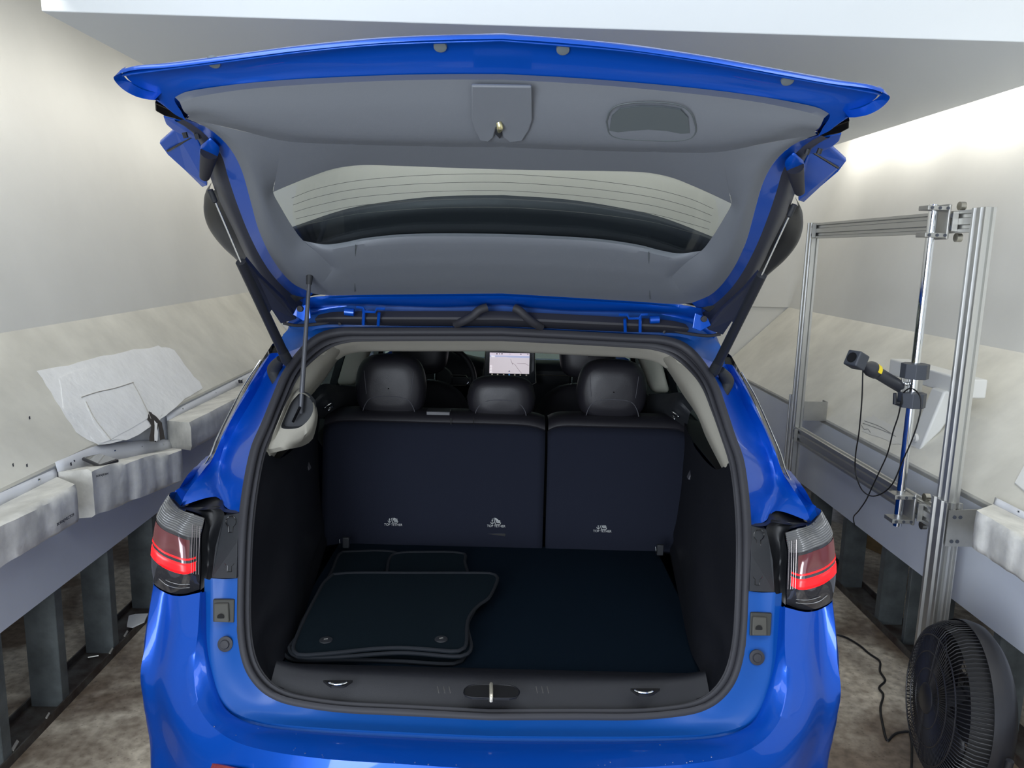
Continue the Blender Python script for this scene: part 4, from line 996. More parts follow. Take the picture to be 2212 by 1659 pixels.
# rear seat backs (60/40) seen from behind
zT = P(1085, 903, 2.84).z
def seatback(x0, x1, label):
    m = M(); n = 24; rows = []
    def ln(z, y, dz=0): return [V((x0+(x1-x0)*i/n, y+.004*math.sin(math.pi*i/n)*-1, z-.02*(abs(i/n-.5)*2)**10+dz)) for i in range(n+1)]
    rows = [ln(.64, 2.775), ln(.66, 2.75), ln(.85, 2.775), ln(1.05, 2.805), ln(zT-.025, 2.825)]
    o = M().patch(rows, 30, 16)
    o.add([], [])
    sb_ = o.obj('seat_back', SEATB, car, solid=.02, off=0, label=label)
    t = M().patch([ln(zT-.028, 2.822), ln(zT-.012, 2.814), ln(zT+.006, 2.83), ln(zT+.018, 2.87), ln(zT+.012, 2.93), ln(zT-.05, 2.96)], 30, 16)
    t.obj('leather_top', LEATH, sb_)
    return sb_
xs_ = P(1181, 905, 2.84).x
sbL = seatback(-.665, xs_-.006, 'wide left section of the folding rear seat back')
sbR = seatback(xs_+.006, .70, 'narrow right section of the folding rear seat back')
for sx in (974, 1023): M().tube([P(sx, 903, 2.80), P(sx, 917, 2.795)], .0014, 5).obj('leather_seam', GLOSSK, sbL)
M().box(P(948, 890, 2.86), (.045, .03, .008)).obj('release_latch', mat('latch_grey', (56, 56, 60), .4), sbL, bevel=.003)
# top tether symbols with their slots
def tether(x, y, par):
    c = P(x, y, 2.742); z_ = c.z
    up = V((0, .10, .20)).normalized(); ux = V((1, 0, 0)); nn = ux.cross(up); s_ = c+V((0, 0, 0))
    def pt(a, b): return s_+ux*a+up*b+nn*.0
    text_on('tether_lettering', 'TOP TETHER', pt(0, -.013), ux, up, .0085, PRINT, par)
    m = M()
    def ln(l, r_=.0011): m.tube([pt(a*.001, b*.001) for a, b in l], r_, 5)
    ln([(-15, 14), (-15, -5)]); ln([(-18, 7), (-12, 7)]); ln([(-21, 2), (-19, -3), (-15, -5), (-11, -3), (-9, 2)]); ln([(-15, 14), (-13, 19), (-9, 20)], .0008)
    ln([(-10, 18), (-3, -6), (14, -6), (17, 0)], .0014); ln([(-6, 18), (3, 0), (15, 0)], .0018); ln([(-2, 17), (6, 4), (15, 4)], .0018); ln([(2, 13), (8, 8), (14, 8)], .0018)
    m.obj('tether_symbol', PRINT, par)
    M().box(P(x, y+28, 2.748), (.036, .008, .012)).obj('tether_slot', mat('recess_black', (14, 14, 16), .6), par, bevel=.003)
tether(850, 1126, sbL); tether(1072, 1129, sbL); tether(1301, 1140, sbR)

# head restraints
def headrest(xc, ztop, w_, h_, Y, m_=LEATH, name='head_restraint', low=False, par=car):
    n = 40; rows = []
    def ring(s, y):
        out = []
        for i in range(n):
            a = 2*math.pi*i/n; e = 2.0/3.4
            cx_ = abs(math.cos(a))**e*math.copysign(1, math.cos(a)); cz = abs(math.sin(a))**e*math.copysign(1, math.sin(a))
            taper = 1-.10*max(0, cz)-.05*max(0, -cz)
            out.append(V((xc+cx_*w_/2*s*taper, Y+y, ztop-h_/2+cz*h_/2*s)))
        return out
    prof_ = [(.02, -.058), (.5, -.057), (.80, -.050), (.93, -.035), (1.0, -.005), (1.0, .02), (.93, .045), (.7, .06), (.02, .062)]
    m = M().grid([ring(s, y) for s, y in prof_], True)
    o = m.obj(name, m_, par, ang=180)
    return o
def stitch_lines(o, xc, ztop, w_, h_, Y, mid_=False):
    m = M()
    y = Y-.058
    if not mid_:
        m.tube([V((xc-w_*.34, y+.006, ztop-h_*.25)), V((xc-w_*.31, y+.002, ztop-h_*.63)), ], .0012, 5, n=8)
        m.tube([V((xc+w_*.34, y+.006, ztop-h_*.25)), V((xc+w_*.31, y+.002, ztop-h_*.63)), ], .0012, 5, n=8)
        pts = [(-.37, .96), (-.34, .84), (-.27, .72), (-.14, .67), (.14, .67), (.27, .72), (.34, .84), (.37, .96)]
    else: pts = [(-.37, .97), (-.35, .82), (-.28, .66), (-.15, .56), (.15, .56), (.28, .66), (.35, .82), (.37, .97)]
    m.tube([V((xc+a*w_, y+.004*abs(a)*6-.003, ztop-b*h_)) for a, b in pts], .0016, 5, n=30)
    m.obj('stitching', STITCH, o)
for x0_, x1_, yt, yb, mid_ in ((768, 921, 765, 893, False), (1246, 1398, 777, 897, False), (1009, 1157, 812, 896, True)):
    Y = 2.90; a = P(x0_, (yt+yb)/2, Y); b = P(x1_, (yt+yb)/2, Y); t_ = P((x0_+x1_)/2, yt, Y).z; bt = P((x0_+x1_)/2, yb, Y).z
    o = headrest((a.x+b.x)/2, t_, (b.x-a.x)*1.0, t_-bt+.015, Y)
    stitch_lines(o, (a.x+b.x)/2, t_, b.x-a.x, t_-bt, Y, mid_)
    for sx in (-.055, .055): M().tube([V(((a.x+b.x)/2+sx, Y, bt+.01)), V(((a.x+b.x)/2+sx, Y, bt-.06))], .006, 10).obj('post', CHROME, o)
    for sx in (-.055, .055): M().lathe(V(((a.x+b.x)/2+sx, Y-.01, zT+.018)), (0, 0, 1), [(-.01, .0001), (-.01, .02), (.004, .02), (.006, .012), (.006, .0001)], 18).obj('guide_sleeve', BLKP, o)

# front seats
def front_seat(xc, label):
    Y = 3.38
    zt_ = P(910, 832, Y).z+.01
    def row(z, w_, y, d): return [V((xc-w_, y+.02, z)), V((xc-w_*.85, y-.01, z)), V((xc, y-.0-d, z)), V((xc+w_*.85, y-.01, z)), V((xc+w_, y+.02, z))]
    rows = [row(.62, .24, 3.20, .02), row(.85, .25, 3.28, .03), row(1.0, .245, 3.34, .03), row(zt_-.06, .20, 3.40, .02), row(zt_-.015, .14, 3.42, .01), row(zt_+.003, .07, 3.44, .0), row(zt_, .03, 3.47, 0)]
    s_ = M().patch(rows, 24, 28); s_.patch([row(zt_, .03, 3.47, 0), row(zt_-.03, .13, 3.52, -.02), row(1.0, .23, 3.52, -.04), row(.62, .24, 3.42, -.06)], 24, 14)
    o = s_.obj('front_seat', LEATH, car, ang=180, label=label)
    h = headrest(xc+.02*0, zt_+.245, .255, .215, 3.44, par=o)
    for sx in (-.07, .07): M().tube([V((xc+sx, 3.45, zt_+.06)), V((xc+sx, 3.45, zt_-.03))], .007, 10).obj('post', CHROME, o)
front_seat(P(905, 800, 3.4).x, 'driver seat in black leather'); front_seat(P(1270, 800, 3.4).x, 'passenger seat in black leather')

# steering wheel
sc_ = P(948, 822, 3.80); sax = V((0, -1, .35)).normalized(); su = V((1, 0, 0)); sv = sax.cross(su)*-1
if sv.z < 0: sv = -sv
swr = (P(1029, 822, 3.80)-sc_).length-.012
ring = [sc_+su*math.cos(2*math.pi*i/48)*swr+sv*math.sin(2*math.pi*i/48)*swr for i in range(49)]
sw = M().tube(ring, .0155, 12, cap=False).obj('steering_wheel', LEATH, car)
M().lathe(sc_, sax, [(0, .0001), (.0, .075), (.03, .065), (.035, .0001)], 30).obj('wheel_hub', BLKP, sw)
for s_ in (-1, 1):
    M().box(sc_+su*s_*.105, (.06, .012, .02)).obj('spoke', BLKP, sw, bevel=.004)
    pts = [sc_+su*(s_*a)+sv*b+sax*.018 for a, b in ((.06, .026), (.135, .026), (.155, 0), (.135, -.026), (.06, -.026))]
    M().tube(pts, .003, 8).obj('spoke_trim', CHROME, sw)
# dashboard and centre screen
dz = P(1175, 776, 4.2).z
d_a = [V((x, 4.62, 1.10)) for x in (-.74, -.4, 0, .4, .74)]
d_b = [V((-.74, 4.25, dz-.015)), V((-.36, 4.15, dz+.045)), V((-.1, 4.12, dz+.0)), V((.3, 4.12, dz)), V((.74, 4.15, dz-.02))]
d_c = [V((x, 4.02, dz-.05)) for x in (-.74, -.36, -.1, .3, .74)]
d_d = [V((x, 4.08, .95)) for x in (-.74, -.36, -.1, .3, .74)]
d_e = [V((x, 4.15, .6)) for x in (-.74, -.36, -.1, .3, .74)]
dash = M().patch([d_a, d_b, d_c, d_d, d_e], 30, 24).obj('dashboard', BLKP, car)
M().tube([V((-.05, 4.0, dz-.055)), V((.7, 4.0, dz-.06))], .003, 6).obj('dash_trim', STEEL, dash)
tabY = 3.90
sp = [P(1048, 755, tabY), P(1155, 758, tabY), P(1158, 829, tabY+0.0), P(1042, 826, tabY)]
scr = M().prism([sp[0], sp[1], sp[2], sp[3]], (0, .018, 0)).obj('centre_screen', mat('screen_bezel', (30, 33, 38), .2, coat=.5), dash, bevel=.006, seg=3)
M().tube([sp[3]+V((0, -.002, 0)), sp[0]+V((.004, -.002, -.006)), sp[0]+V((.010, -.002, 0)), sp[1]+V((-.010, -.002, 0)), sp[1]+V((0, -.002, -.010)), sp[2]+V((0, -.002, .006)), sp[2]+V((-.02, -.002, -.004))], .0022, 8).obj('screen_frame', STEEL, scr)
def em(name, c, s_): return mat(name, c, .5, emit=c, es=s_)
def flat(pxs, name, m_, dy): return M().prism([P(x, y, tabY-.001-dy) for x, y in pxs], (0, .0008, 0)).obj(name, m_, scr, smooth=False)
flat([(1058, 761.5), (1144, 763.5), (1143, 808), (1057, 806)], 'display', em('map_ground', (224, 214, 220), .62), .0)
flat([(1058, 767.5), (1144, 769), (1144, 773.5), (1100, 772.5), (1090, 771), (1058, 771.5)], 'map_sky', em('map_sky', (196, 202, 236), .55), .001)
flat([(1058, 761.5), (1144, 763.5), (1144, 767.5), (1058, 766)], 'status_bar', em('map_bar', (236, 222, 236), .6), .001)
for x, r_ in ((1073.5, 1.3), (1079, 1.0), (1084.5, 1.3)):
    flat([(x+r_*math.cos(a), 764.3+r_*math.sin(a)) for a in [2*math.pi*i/10 for i in range(10)]], 'status_dot', mat('ink2', (40, 38, 52), .8), .002)
text_on('clock', '10:29', P(1101, 765, tabY-.0035), V((1, 0, 0)), Z3, .0035, mat('ink3', (150, 140, 160), .8), scr)
for x in (1124, 1139): flat([(x, 764.3), (x+2.5, 764.4), (x+2.5, 766.2), (x, 766.1)], 'status_icon', mat('ink3', (150, 140, 160), .8), .002)
flat([(1061, 768.3), (1069, 768.5), (1069, 771.2), (1061, 771)], 'map_button', em('white_px', (250, 248, 250), .7), .002)
for y in (791, 797, 803): flat([(1060.5+1.7*math.cos(a), y+1.7*math.sin(a)) for a in [2*math.pi*i/10 for i in range(10)]], 'map_button', em('white_px', (250, 248, 250), .7), .002)
def mapline(l, name='map_road'): M().tube([P(x, y, tabY-.004) for x, y in l], .0007, 4).obj(name, mat('road_ink', (176, 164, 170), .8), scr)
mapline([(1103, 776), (1105, 781), (1107, 788)]); mapline([(1106, 784), (1112, 787), (1119, 797), (1127, 807)]); mapline([(1117, 785), (1135, 785.5), (1142, 790)])
flat([(1100, 800), (1102.4, 803.5), (1100, 802.6), (1097.6, 803.5)], 'position_arrow', mat('arrow_blue', (110, 120, 168), .6), .002)
for i, x in enumerate((1063, 1075, 1088, 1100, 1112, 1124, 1137)):
    y = 808.5+i*.33; flat([(x-1.5, y-1.2), (x+1.5, y-1.2), (x+1.5, y+1.3), (x-1.5, y+1.3)], 'dock_icon', em('icon_blue' if i == 3 else 'icon_beige', (90, 150, 210) if i == 3 else (170, 165, 150), .4), .0005)
# beige B pillars, door tops
def quad3(pxs, dy, name, m_, par=car, **k): return M().prism([P(*a) for a in pxs], (0, dy, 0)).obj(name, m_, par, **k)
quad3([(749, 752, 3.2), (800, 752, 3.2), (767, 833, 3.15), (725, 833, 3.15)], .09, 'centre_pillar', BEIGE, bevel=.02, seg=4)
quad3([(1375, 760, 3.2), (1428, 770, 3.2), (1449, 850, 3.15), (1411, 850, 3.15)], .09, 'centre_pillar', BEIGE, bevel=.02, seg=4)
for s_ in (-1, 1):
    fx = (lambda l: l) if s_ < 0 else mirrorp
    m = M().patch([fx([P(668, 858, 2.74), P(682, 838, 2.76), P(700, 829, 2.80), P(728, 832, 2.95), P(772, 835, 3.1)]), fx([P(676, 872, 2.72), P(700, 852, 2.74), P(720, 850, 2.84), P(745, 850, 2.98), P(775, 850, 3.1)]),
                   fx([P(680, 890, 2.76), P(710, 870, 2.80), P(730, 880, 2.9), P(750, 890, 3.0), P(778, 890, 3.1)]), fx([P(684, 905, 2.82), P(700, 905, 2.86), P(730, 910, 2.95), P(750, 915, 3.0), P(778, 920, 3.1)])], 24, 13)
    dr = m.obj('door_top', BLKP, car)
    m = M(); 
    m.patch([fx([P(700, 884, 2.78), P(703, 876, 2.79), P(716, 868, 2.80)]), fx([P(703, 881, 2.778), P(708, 877, 2.788), P(717, 872, 2.80)])], 8)
    m.patch([fx([P(707, 887, 2.78), P(713, 880, 2.79), P(718, 877, 2.80)]), fx([P(711, 888, 2.78), P(716, 882, 2.79), P(720, 879, 2.80)])], 8)
    m.obj('door_handle', CHROME, dr, solid=.003)
    M().patch([fx([V((-.80, 2.8, 1.08)), V((-.80, 4.7, 1.08))]), fx([V((-.66, 2.8, 1.02)), V((-.70, 4.2, 1.05))]), fx([V((-.70, 2.8, .5)), V((-.74, 4.2, .5))])], 10, 8).obj('door_card', BLKP, car)
M().box((0, 3.5, .5), (.74, .85, .01)).obj('cabin_floor', CARP, car)

# ---------------------------------------------------------------- tailgate
tg = bpy.data.objects.new('tailgate', None); COL.objects.link(tg); tg.location = (0, 2.38, 1.58); tg.parent = car
tg.matrix_parent_inverse = PM(car).inverted()
def T(l): return [PT(*a) for a in l]
def TC(l):
    r_ = T(l); r_[0] = X0(r_[0]); return r_
# frame outline, centre top round the tip and down the side to the hinge edge
e0 = TC([(1085, 84, .02), (960, 86, .02), (820, 93, .02), (640, 110, .02), (480, 131, .02), (370, 145, .02), (290, 151, .02), (258, 159, .02)])
e1 = TC([(1085, 96, -.005), (960, 97, -.005), (820, 104, -.005), (640, 121, -.005), (490, 142, -.005), (390, 160, -.005), (320, 175, 0), (285, 178, .0)])
e2 = TC([(1085, 130, -.005), (960, 131, -.005), (820, 138, -.005), (640, 152, -.005), (520, 168, -.005), (440, 185, 0), (380, 200, .0), (350, 205, .0)])
e3 = TC([(1085, 160, -.0), (960, 160, -.0), (820, 163, -.0), (640, 171, -.0), (530, 180, -.0), (450, 190, 0), (400, 199, .0), (376, 213, .0)])
m = M().patch([e0, [p-TGn*.012 for p in e0], e1, e2, e3], 60, 21)
# underside of the tip
k0 = T([(258, 159, .02), (245, 168, .02), (262, 190, .02), (290, 207, .02), (320, 215, .02), (334, 216, .02)])
k1 = T([(285, 178, .0), (282, 182, .0), (295, 195, .0), (315, 206, .0), (330, 212, .0), (345, 218, .0)])
k2 = T([(350, 205, .0), (345, 208, .0), (350, 215, .0), (358, 225, 0), (366, 236, 0), (376, 246, 0)])
k3 = T([(376, 213, .0), (378, 220, .0), (384, 230, .0), (391, 240, 0), (396, 250, 0), (402, 260, 0)])
m.patch([k0, k1, k2, k3], 20, 13)
m.patch([k0, [p-TGn*.02+V((.01, 0, 0)) for p in k0]], 20)
frame = m.mirror().obj('gate_frame', PAINT, tg, ang=60)
# outer skin (the side away from the camera) for thickness
o0 = TC([(1085, 86, .015), (820, 95, .015), (640, 112, .015), (480, 133, .015), (370, 147, .015), (262, 161, .015)])
skin = [o0]+[[p-TGn*d+TGd*(-t) for p in o0] for d, t in ((.04, .02), (.08, .10), (.08, .20))]
M().patch(skin, 40, 12).mirror().obj('gate_skin', PAINT, tg, solid=.004)

# black / blue side structure of the gate between trim and silhouette
f0 = T([(402, 258, .0), (440, 272, .0), (470, 292, .0), (500, 325, .0), (522, 368, .0), (540, 430, .0), (560, 500, .0), (592, 565, .0), (632, 612, .0), (676, 634, .0)])
f1 = T([(395, 258, -.02), (425, 275, -.02), (452, 300, -.02), (478, 335, -.02), (492, 380, -.02), (512, 440, -.02), (540, 510, -.02), (575, 575, -.02), (610, 618, -.02), (655, 655, -.02)])
f2 = T([(372, 250, -.04), (400, 268, -.04), (420, 292, -.05), (438, 330, -.05), (455, 385, -.06), (478, 445, -.06), (512, 515, -.06), (545, 580, -.05), (578, 632, -.04), (632, 684, -.03)])
both(M().patch([f0, f1], 40), 'gate_side_frame', PAINT, tg)
both(M().patch([f1, [a.lerp(b, .5)+TGn*.012 for a, b in zip(f1, f2)], f2], 40, 9), 'gate_side_panel', mat('hatch_side_black', (44, 46, 56), .4), tg)
# blue corner of the quarter skin standing out at the side
z0 = [PT(377, 281, -.05), PT(344, 310, -.07), PT(362, 335, -.07), PT(400, 369, -.07), PT(437, 405, -.07), PT(447, 402, -.05), PT(440, 330, -.04), PT(425, 296, -.04)]
both(M().prism(z0, -TGn*.012), 'gate_wing', PAINT, tg, smooth=False, bevel=.003)
z1 = [PT(362, 326, -.064), PT(428, 288, -.04)]
both(M().tube(z1, .003, 6), 'wing_seam', GLOSSK, tg)
z2 = [PT(334, 222, -.02), PT(335, 240, -.02), PT(356, 252, -.02), PT(404, 264, -.02), PT(388, 246, -.02)]
both(M().prism(z2, -TGn*.02), 'lamp_bracket', GLOSSK, tg, smooth=False, bevel=.003)
z3 = [PT(352, 252, -.03), PT(358, 268, -.04), PT(372, 281, -.04), PT(400, 296, -.04), PT(430, 302, -.03), PT(425, 272, -.02), PT(395, 262, -.02)]
both(M().prism(z3, -TGn*.02), 'lamp_bracket', PAINT, tg, smooth=False, bevel=.003)
for dx in (0, 26):
    both(M().tube(T([(398+dx, 286+dx*.1, -.02), (402+dx, 298+dx*.1, -.012)]), .006, 8), 'mounting_stud', BLKP, tg)
# grommet / wiring boot low on the side
both(M().tube(T([(452, 330, .0), (448, 352, .004), (442, 382, .0)]), [.020, .017, .012], 14), 'rubber_boot', RUB, tg)
both(M().patch([T([(455, 296, .0), (474, 318, .0), (470, 340, 0)]), T([(436, 312, -.01), (432, 330, -.01), (440, 352, -.01)])], 10), 'boot_seat', PAINT, tg, solid=.004)

# spoiler wings (gloss black) beyond the gate glass
w0 = T([(445, 412, -.07), (440, 432, -.10), (440, 462, -.10), (452, 496, -.10), (478, 531, -.10), (505, 556, -.10), (535, 584, -.09)])
w1 = T([(452, 412, -.06), (460, 432, -.07), (463, 460, -.07), (474, 490, -.07), (498, 522, -.07), (520, 548, -.07), (545, 575, -.07)])
w2 = T([(470, 410, -.05), (485, 440, -.05), (500, 470, -.05), (515, 500, -.05), (532, 530, -.05), (548, 555, -.05), (565, 580, -.05)])
both(M().patch([w2, w1, w0, [p-TGn*.03+V((.01, 0, 0)) for p in w0]], 24, 13), 'spoiler_wing', WINGK, tg)
# spoiler board above the glass: trailing edge shows through the glass as an arc
a0 = TC([(1085, 427, -.10), (960, 429, -.10), (860, 438, -.10), (750, 456, -.10), (635, 493, -.10), (560, 520, -.10)])
a1 = TC([(1085, 520, -.075), (960, 520, -.075), (860, 524, -.075), (750, 535, -.075), (635, 560, -.075), (600, 600, -.07)])
a2 = [V((0, 2.40, 1.64)), V((-.2, 2.40, 1.64)), V((-.35, 2.40, 1.635)), V((-.5, 2.40, 1.62)), V((-.6, 2.40, 1.60)), V((-.64, 2.40, 1.58))]
M().patch([a0, a1, a2], 40, 9).mirror().obj('spoiler', mat('spoiler_under', (44, 46, 50), .5), tg, solid=.02, off=0)

# inner trim of the gate, with the window opening
g0 = TC([(1085, 160, .002), (960, 160, .002), (820, 163, .002), (640, 171, .002), (530, 180, .002), (450, 190, .002), (400, 199, .002), (378, 210, .002)])
g1 = TC([(1085, 172, .02), (960, 172, .02), (820, 175, .02), (640, 184, .02), (530, 193, .02), (460, 203, .02), (412, 212, .018), (388, 220, .015)])
g2 = TC([(1085, 300, .035), (960, 300, .035), (820, 298, .035), (690, 292, .035), (600, 282, .034), (500, 264, .03), (440, 250, .02), (408, 250, .015)])
g3 = TC([(1085, 318, .018), (960, 317, .018), (820, 314, .018), (690, 310, .018), (610, 304, .018), (520, 282, .016), (450, 266, .012), (404, 257, .006)])
g4 = TC([(1085, 366, -.004), (960, 362, -.004), (850, 358, -.004), (775, 357, -.004), (720, 365, -.004), (670, 382, -.004), (620, 402, -.004), (590, 415, -.004)])
trim = M().patch([g0, g1], 50); trim.patch([g1, g1[:1]+[p for p in g1[1:]], g2] if False else [g1, [a.lerp(b, .5)+TGn*.006 for a, b in zip(g1, g2)], g2, g3], 50, 17)
g3t = g3[:4]+[PT(610, 304, .018)]
trim.patch([g3t, g4], 50)
# side part from outer edge (f0) to window side
s0_ = T([(404, 257, .006), (440, 272, .004), (470, 292, .003), (500, 325, .002), (522, 368, .002), (540, 430, .002), (560, 500, .002), (592, 565, .002), (632, 612, .002), (676, 634, .002)])
s1_ = T([(450, 266, .012), (480, 285, .016), (510, 310, .018), (535, 340, .02), (552, 385, .02), (570, 440, .02), (592, 500, .02), (622, 552, .02), (655, 590, .02), (697, 612, .012)])
s2_ = T([(610, 304, .018), (605, 332, .0125), (600, 360, .007), (595, 388, .0015), (590, 415, -.004), (605, 445, -.004), (632, 490, -.004), (655, 520, -.004), (685, 545, .006), (720, 580, .01)])
trim.patch([s0_, s1_, s2_], 40, 11)
l0 = TC([(1085, 505, -.004), (960, 504, -.004), (870, 506, -.004), (790, 514, -.004), (740, 524, -.004), (700, 528, -.004), (655, 520, -.004)])
l1 = TC([(1085, 514, .016), (960, 513, .016), (870, 515, .016), (790, 524, .016), (740, 535, .016), (710, 541, .014), (685, 545, .006)])
l2 = TC([(1085, 570, .022), (960, 569, .022), (870, 570, .022), (790, 574, .022), (740, 578, .02), (725, 580, .014), (720, 580, .01)])
l3 = TC([(1085, 634, .004), (960, 635, .004), (870, 636, .004), (790, 637, .004), (735, 638, .004), (700, 637, .003), (676, 634, .002)])
l2b = TC([(1085, 612, .014), (960, 612, .014), (870, 613, .014), (790, 614, .014), (740, 616, .014), (715, 615, .013), (697, 612, .012)])
trim.patch([l0, l1, l2], 50, 9); trim.patch([l2, l2b, l3], 50, 9)
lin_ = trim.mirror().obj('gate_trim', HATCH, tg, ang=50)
# panel joints
for x in (768, ):
    for s_ in (-1, 1):
        p_ = [PT(x, 528, .022), PT(x-2, 630, .012)]
        M().tube(p_ if s_ < 0 else mirrorp(p_), .0012, 5).obj('trim_joint', HATCHR, lin_)
# grab recess on the right of the gate trim, latch cover in the middle
rc = [(1310, 262), (1318, 240), (1335, 228), (1370, 222), (1420, 221), (1470, 228), (1492, 244), (1502, 268), (1503, 285), (1492, 298), (1460, 304), (1400, 303), (1340, 299), (1318, 290)]
M().tube([PT(x, y, .036) for x, y in close(rc)], .0016, 6, n=80).obj('recess_ring', HATCHR, lin_)
rc2 = [(1316, 282), (1322, 252), (1340, 236), (1380, 231), (1430, 232), (1470, 238), (1486, 254), (1490, 288), (1470, 289), (1440, 283), (1400, 280), (1360, 283), (1335, 286)]
M().prism([PT(x, y, .037) for x, y in rc2], -TGn*.004).obj('grab_recess', HATCHR, lin_, smooth=False)
lv = [(1018, 186), (1148, 188), (1150, 260), (1143, 282), (1128, 306), (1100, 309), (1086, 296), (1083, 278), (1072, 276), (1066, 298), (1055, 308), (1036, 305), (1024, 280), (1018, 258)]
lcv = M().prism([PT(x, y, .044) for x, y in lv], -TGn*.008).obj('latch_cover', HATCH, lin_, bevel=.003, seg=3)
M().prism([PT(x, y, .0425) for x, y in ((1071, 262), (1084, 262), (1086, 288), (1080, 300), (1070, 290))], -TGn*.004).obj('latch_mouth', mat('mouth_dark', (30, 32, 36), .6), lin_, smooth=False)
M().tube([PT(1077, 264, .044), PT(1080, 274, .050), PT(1078, 284, .046)], [.006, .0075, .004], 12, n=12).obj('latch_claw', mat('brass', (214, 206, 160), .25, .9), lin_)
for x, y in ((462, 132), (951, 97), (1216, 103), (1701, 170)):
    M().lathe(PT(x, y+2, -.004), TGn, [(-.004, .0001), (-.004, .0135), (.004, .0125), (.005, .010), (.005, .0001)], 24).obj('rubber_stop', mat('stop_grey', (96, 104, 108), .7), tg)

# the glass
gl = M().patch([[X0(PT(1085, 355, -.008)), PT(900, 350, -.008), PT(760, 350, -.008), PT(660, 375, -.008), PT(575, 405, -.008)], [X0(PT(1085, 440, -.016)), PT(900, 440, -.016), PT(760, 445, -.014), PT(660, 452, -.012), PT(600, 460, -.008)],
                [X0(PT(1085, 520, -.008)), PT(900, 520, -.008), PT(760, 532, -.008), PT(700, 535, -.008), PT(650, 530, -.008)]], 40, 12).mirror()
gls = gl.obj('rear_window', GLASSH, tg, solid=.004)
for k in range(5):
    y = 376+k*18
    pts = [(1085, y), (960, y+1), (860, y+6), (760, y+16), (680, y+33), (630+k*3, y+52-k*3)]
    pp_ = [PT(a, b, -.011-.001*math.sin(math.pi*(b-355)/165)*4) for a, b in pts]; pp_[0] = X0(pp_[0])
    full = list(reversed(mirrorp(pp_[1:])))+pp_
    M().tube(full, .0005, 4, n=60).obj('defroster_line', DEFR, gls)

# hinge side of the gate: blue bar, gutter, hinges, hoses
v0 = TC([(1085, 634, .0), (960, 635, .0), (870, 636, .0), (790, 637, .0), (735, 639, .0), (690, 640, .0), (655, 645, .0)])
v1 = TC([(1085, 640, .012), (960, 641, .012), (870, 642, .012), (790, 643, .012), (735, 645, .012), (690, 647, .008), (655, 652, .0)])
v2 = TC([(1085, 656, .010), (960, 662, .010), (870, 660, .010), (790, 657, .010), (735, 657, .010), (690, 660, .006), (650, 664, .0)])
v3 = TC([(1085, 664, -.02), (960, 668, -.02), (870, 667, -.02), (790, 664, -.02), (735, 664, -.02), (690, 668, -.02), (650, 672, -.02)])
v4 = TC([(1085, 680, -.03), (960, 682, -.03), (870, 682, -.03), (790, 681, -.03), (735, 681, -.03), (690, 682, -.03), (640, 690, -.03)])
M().patch([v0, v1, v2, v3, v4], 50, 21).mirror().obj('hinge_bar', PAINT, tg, ang=60)
m = M().patch([[X0(P(1085, 672, 2.37)), P(850, 672, 2.37), P(720, 674, 2.37), P(688, 680, 2.37)], [X0(P(1085, 690, 2.35)), P(850, 689, 2.35), P(720, 688, 2.35), P(680, 690, 2.35)], [X0(P(1085, 705, 2.40)), P(850, 704, 2.40), P(730, 702, 2.40), P(690, 702, 2.40)]], 30, 9)
m.mirror().obj('gutter_seal', RUB, car)
for s_ in (-1, 1):
    fx = (lambda l: l) if s_ < 0 else mirrorp
    m = M()
    m.tube(fx([P(770, 663, 2.33), P(784, 665, 2.33), P(788, 673, 2.33), P(810, 674, 2.33), P(814, 666, 2.33), P(832, 667, 2.33)]), .004, 6)
    m.tube(fx([P(786, 668, 2.33), P(785, 702, 2.35)]), .005, 6); m.tube(fx([P(819, 676, 2.33), P(817, 703, 2.35)]), .005, 6)
    m.obj('hinge', PAINT, car)
    M().tube(fx([P(745, 673, 2.34), P(765, 675, 2.34)]), .012, 10).obj('hinge_cover', PAINT, car)
    M().tube(fx([P(1052, 664, 2.33), P(1035, 670, 2.325), P(1022, 682, 2.33), P(1000, 694, 2.345), P(985, 700, 2.37)] if s_ < 0 else [P(1058, 664, 2.33), P(1048, 668, 2.325), P(1032, 682, 2.33), P(1015, 694, 2.345), P(1000, 702, 2.37)]), .013, 12, n=24).obj('wiring_hose', RUB, tg)
    M().prism(fx([P(640, 664, 2.34), P(668, 655, 2.34), P(672, 688, 2.34), P(655, 694, 2.34), P(632, 680, 2.34)]), (0, .006, 0)).obj('hinge_plate', PAINT, car, smooth=False, bevel=.002)
    c = fx([P(648, 667, 2.335)])[0]
    M().lathe(c, (0, -1, 0), [(-.003, .0001), (-.003, .010), (.004, .009), (.0045, .0001)], 18).obj('grommet', RUB, car)

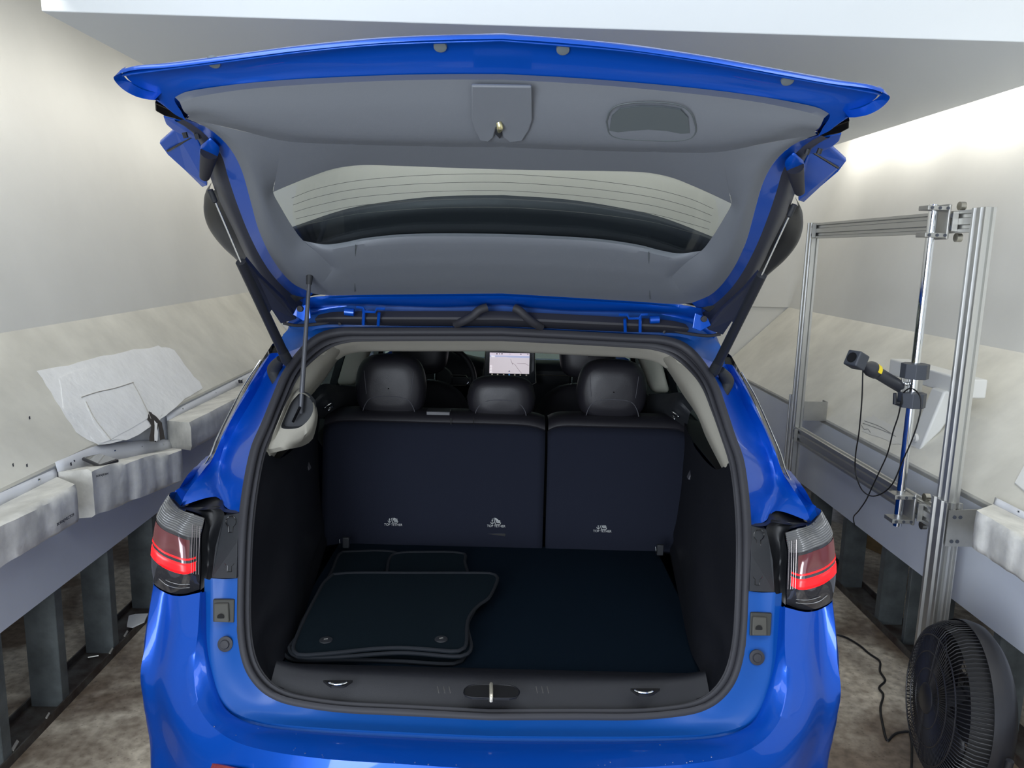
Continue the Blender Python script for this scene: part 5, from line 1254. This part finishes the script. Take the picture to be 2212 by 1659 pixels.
# gas struts
for s_, lab in ((-1, None), (1, None)):
    fx = (lambda l: l) if s_ < 0 else mirrorp
    a, b, c = fx([P(617, 772, 2.27), P(520, 566, 2.03), PT(458, 420, -.0)])
    st = M().tube([a, b], [.0145, .0135], 16).obj('gas_strut', mat('strut_black', (26, 28, 34), .45), tg)
    M().tube([b, c], .0022, 10).obj('strut_rod', CHROME, st)
    M().lathe(c, (b-c).normalized(), [(-.012, .0001), (-.012, .007), (.018, .007), (.022, .003), (.022, .0001)], 16).obj('ball_socket', BLKP, st)
    M().lathe(a, (a-b).normalized(), [(-.03, .015), (.01, .017), (.03, .012), (.032, .0001)], 16).obj('ball_socket', BLKP, st)
    d_, e_ = fx([P(596, 800, 2.30), P(602, 760, 2.34)])
    M().tube(fx([P(606, 775, 2.29), P(592, 800, 2.32), P(600, 828, 2.30)]), [.012, .022, .016], 12, n=14).obj('strut_mount', BLKP, car)
    # dark shroud along the strut, fixed to the gate
    q = fx([P(527, 560, 2.12), P(560, 600, 2.2), P(612, 650, 2.3), P(640, 690, 2.36), P(606, 700, 2.38), P(586, 670, 2.3), P(575, 690, 2.30), P(556, 640, 2.22)])
    M().prism(q, (0, .02, .01)).obj('strut_shroud', mat('hatch_side_black', (44, 46, 56), .4), tg, smooth=False, bevel=.004)
    M().tube(fx([P(612, 698, 2.38), P(640, 703, 2.38), P(700, 698, 2.38), P(728, 690, 2.38), P(735, 702, 2.38)]), .005, 8, n=24).obj('washer_hose', RUB, car)
# thin inner prop on the left
a, b = P(649, 893, 2.16), PT(669, 592, .012)
st = M().tube([a, b], [.0075, .0055], 14).obj('inner_strut', mat('strut_grey', (66, 68, 74), .4, .3), tg)
M().tube([b-(b-a).normalized()*.03, b+(b-a).normalized()*.012], [.008, .011], 12).obj('ball_socket', BLKP, st)
M().tube([b+V((-.02, 0, .002)), b], .003, 8).obj('clip', STEEL, st)

# ---------------------------------------------------------------- carpet mats in the cargo bay
def carmat(px, z, label, posts=(), th=.007):
    pts = crs(close([PZ(x, y, z+th) for x, y in px]), 90)[:-1]
    t = thing('carpet_mat', (sum((p.x for p in pts))/len(pts), sum((p.y for p in pts))/len(pts), z), label, 'car mat', 'car mats piled in the cargo bay')
    M().prism(pts, (0, 0, -th)).obj('pile', MATM, t, smooth=False)
    M().tube(pts+[pts[0]], .0052, 8, cap=False).obj('edging', MATE, t)
    for x, y in posts:
        c = PZ(x, y, z+th+.001)
        M().lathe(c, Z3, [(0, .018), (.002, .017), (.002, .008), (.0035, .0001)], 24).obj('fixing_eyelet', BLKP, t)
        M().tube([c+V((-.005, -.002, .004)), c+V((.005, .001, .004))], .0012, 6).obj('eyelet_slot', STEEL, t)
ZM = ZFL+.001
def off(l, dx, dy): return [(x+dx, y+dy) for x, y in l]
# rear-seat mat at the bottom
carmat([(611, 1404), (618, 1418), (640, 1427), (740, 1425), (860, 1428), (975, 1434), (1000, 1425), (1000, 1400), (900, 1300), (860, 1196), (745, 1192), (732, 1198), (716, 1235), (660, 1330)], ZM, 'bottom black carpet mat in the pile, edge nearest the load sill')
carmat([(835, 1240), (842, 1205), (855, 1196), (900, 1193), (1000, 1196), (1004, 1215), (1010, 1240), (1000, 1300), (880, 1300)], ZM+.0125, 'short dark mat at the back of the pile near the seat back')
carmat([(625, 1398), (630, 1412), (650, 1420), (740, 1418), (868, 1410), (990, 1418), (1012, 1411), (1018, 1395), (1010, 1350), (1030, 1300), (1000, 1260), (730, 1250), (690, 1300), (660, 1350)], ZM+.025, 'middle black carpet mat, just under the top one')
carmat([(719, 1241), (700, 1258), (685, 1284), (654, 1345), (634, 1395), (636, 1409), (648, 1415), (690, 1413), (735, 1409), (800, 1402), (864, 1399), (930, 1403), (985, 1407), (1003, 1400), (1008, 1385), (1009, 1350), (1016, 1328), (1036, 1306), (1054, 1294), (1067, 1272), (1075, 1250), (1070, 1242), (1060, 1239), (1000, 1238), (880, 1238), (760, 1238)], ZM+.0375, 'top black carpet mat in the pile with two round eyelets', ((704, 1383), (953, 1381)))
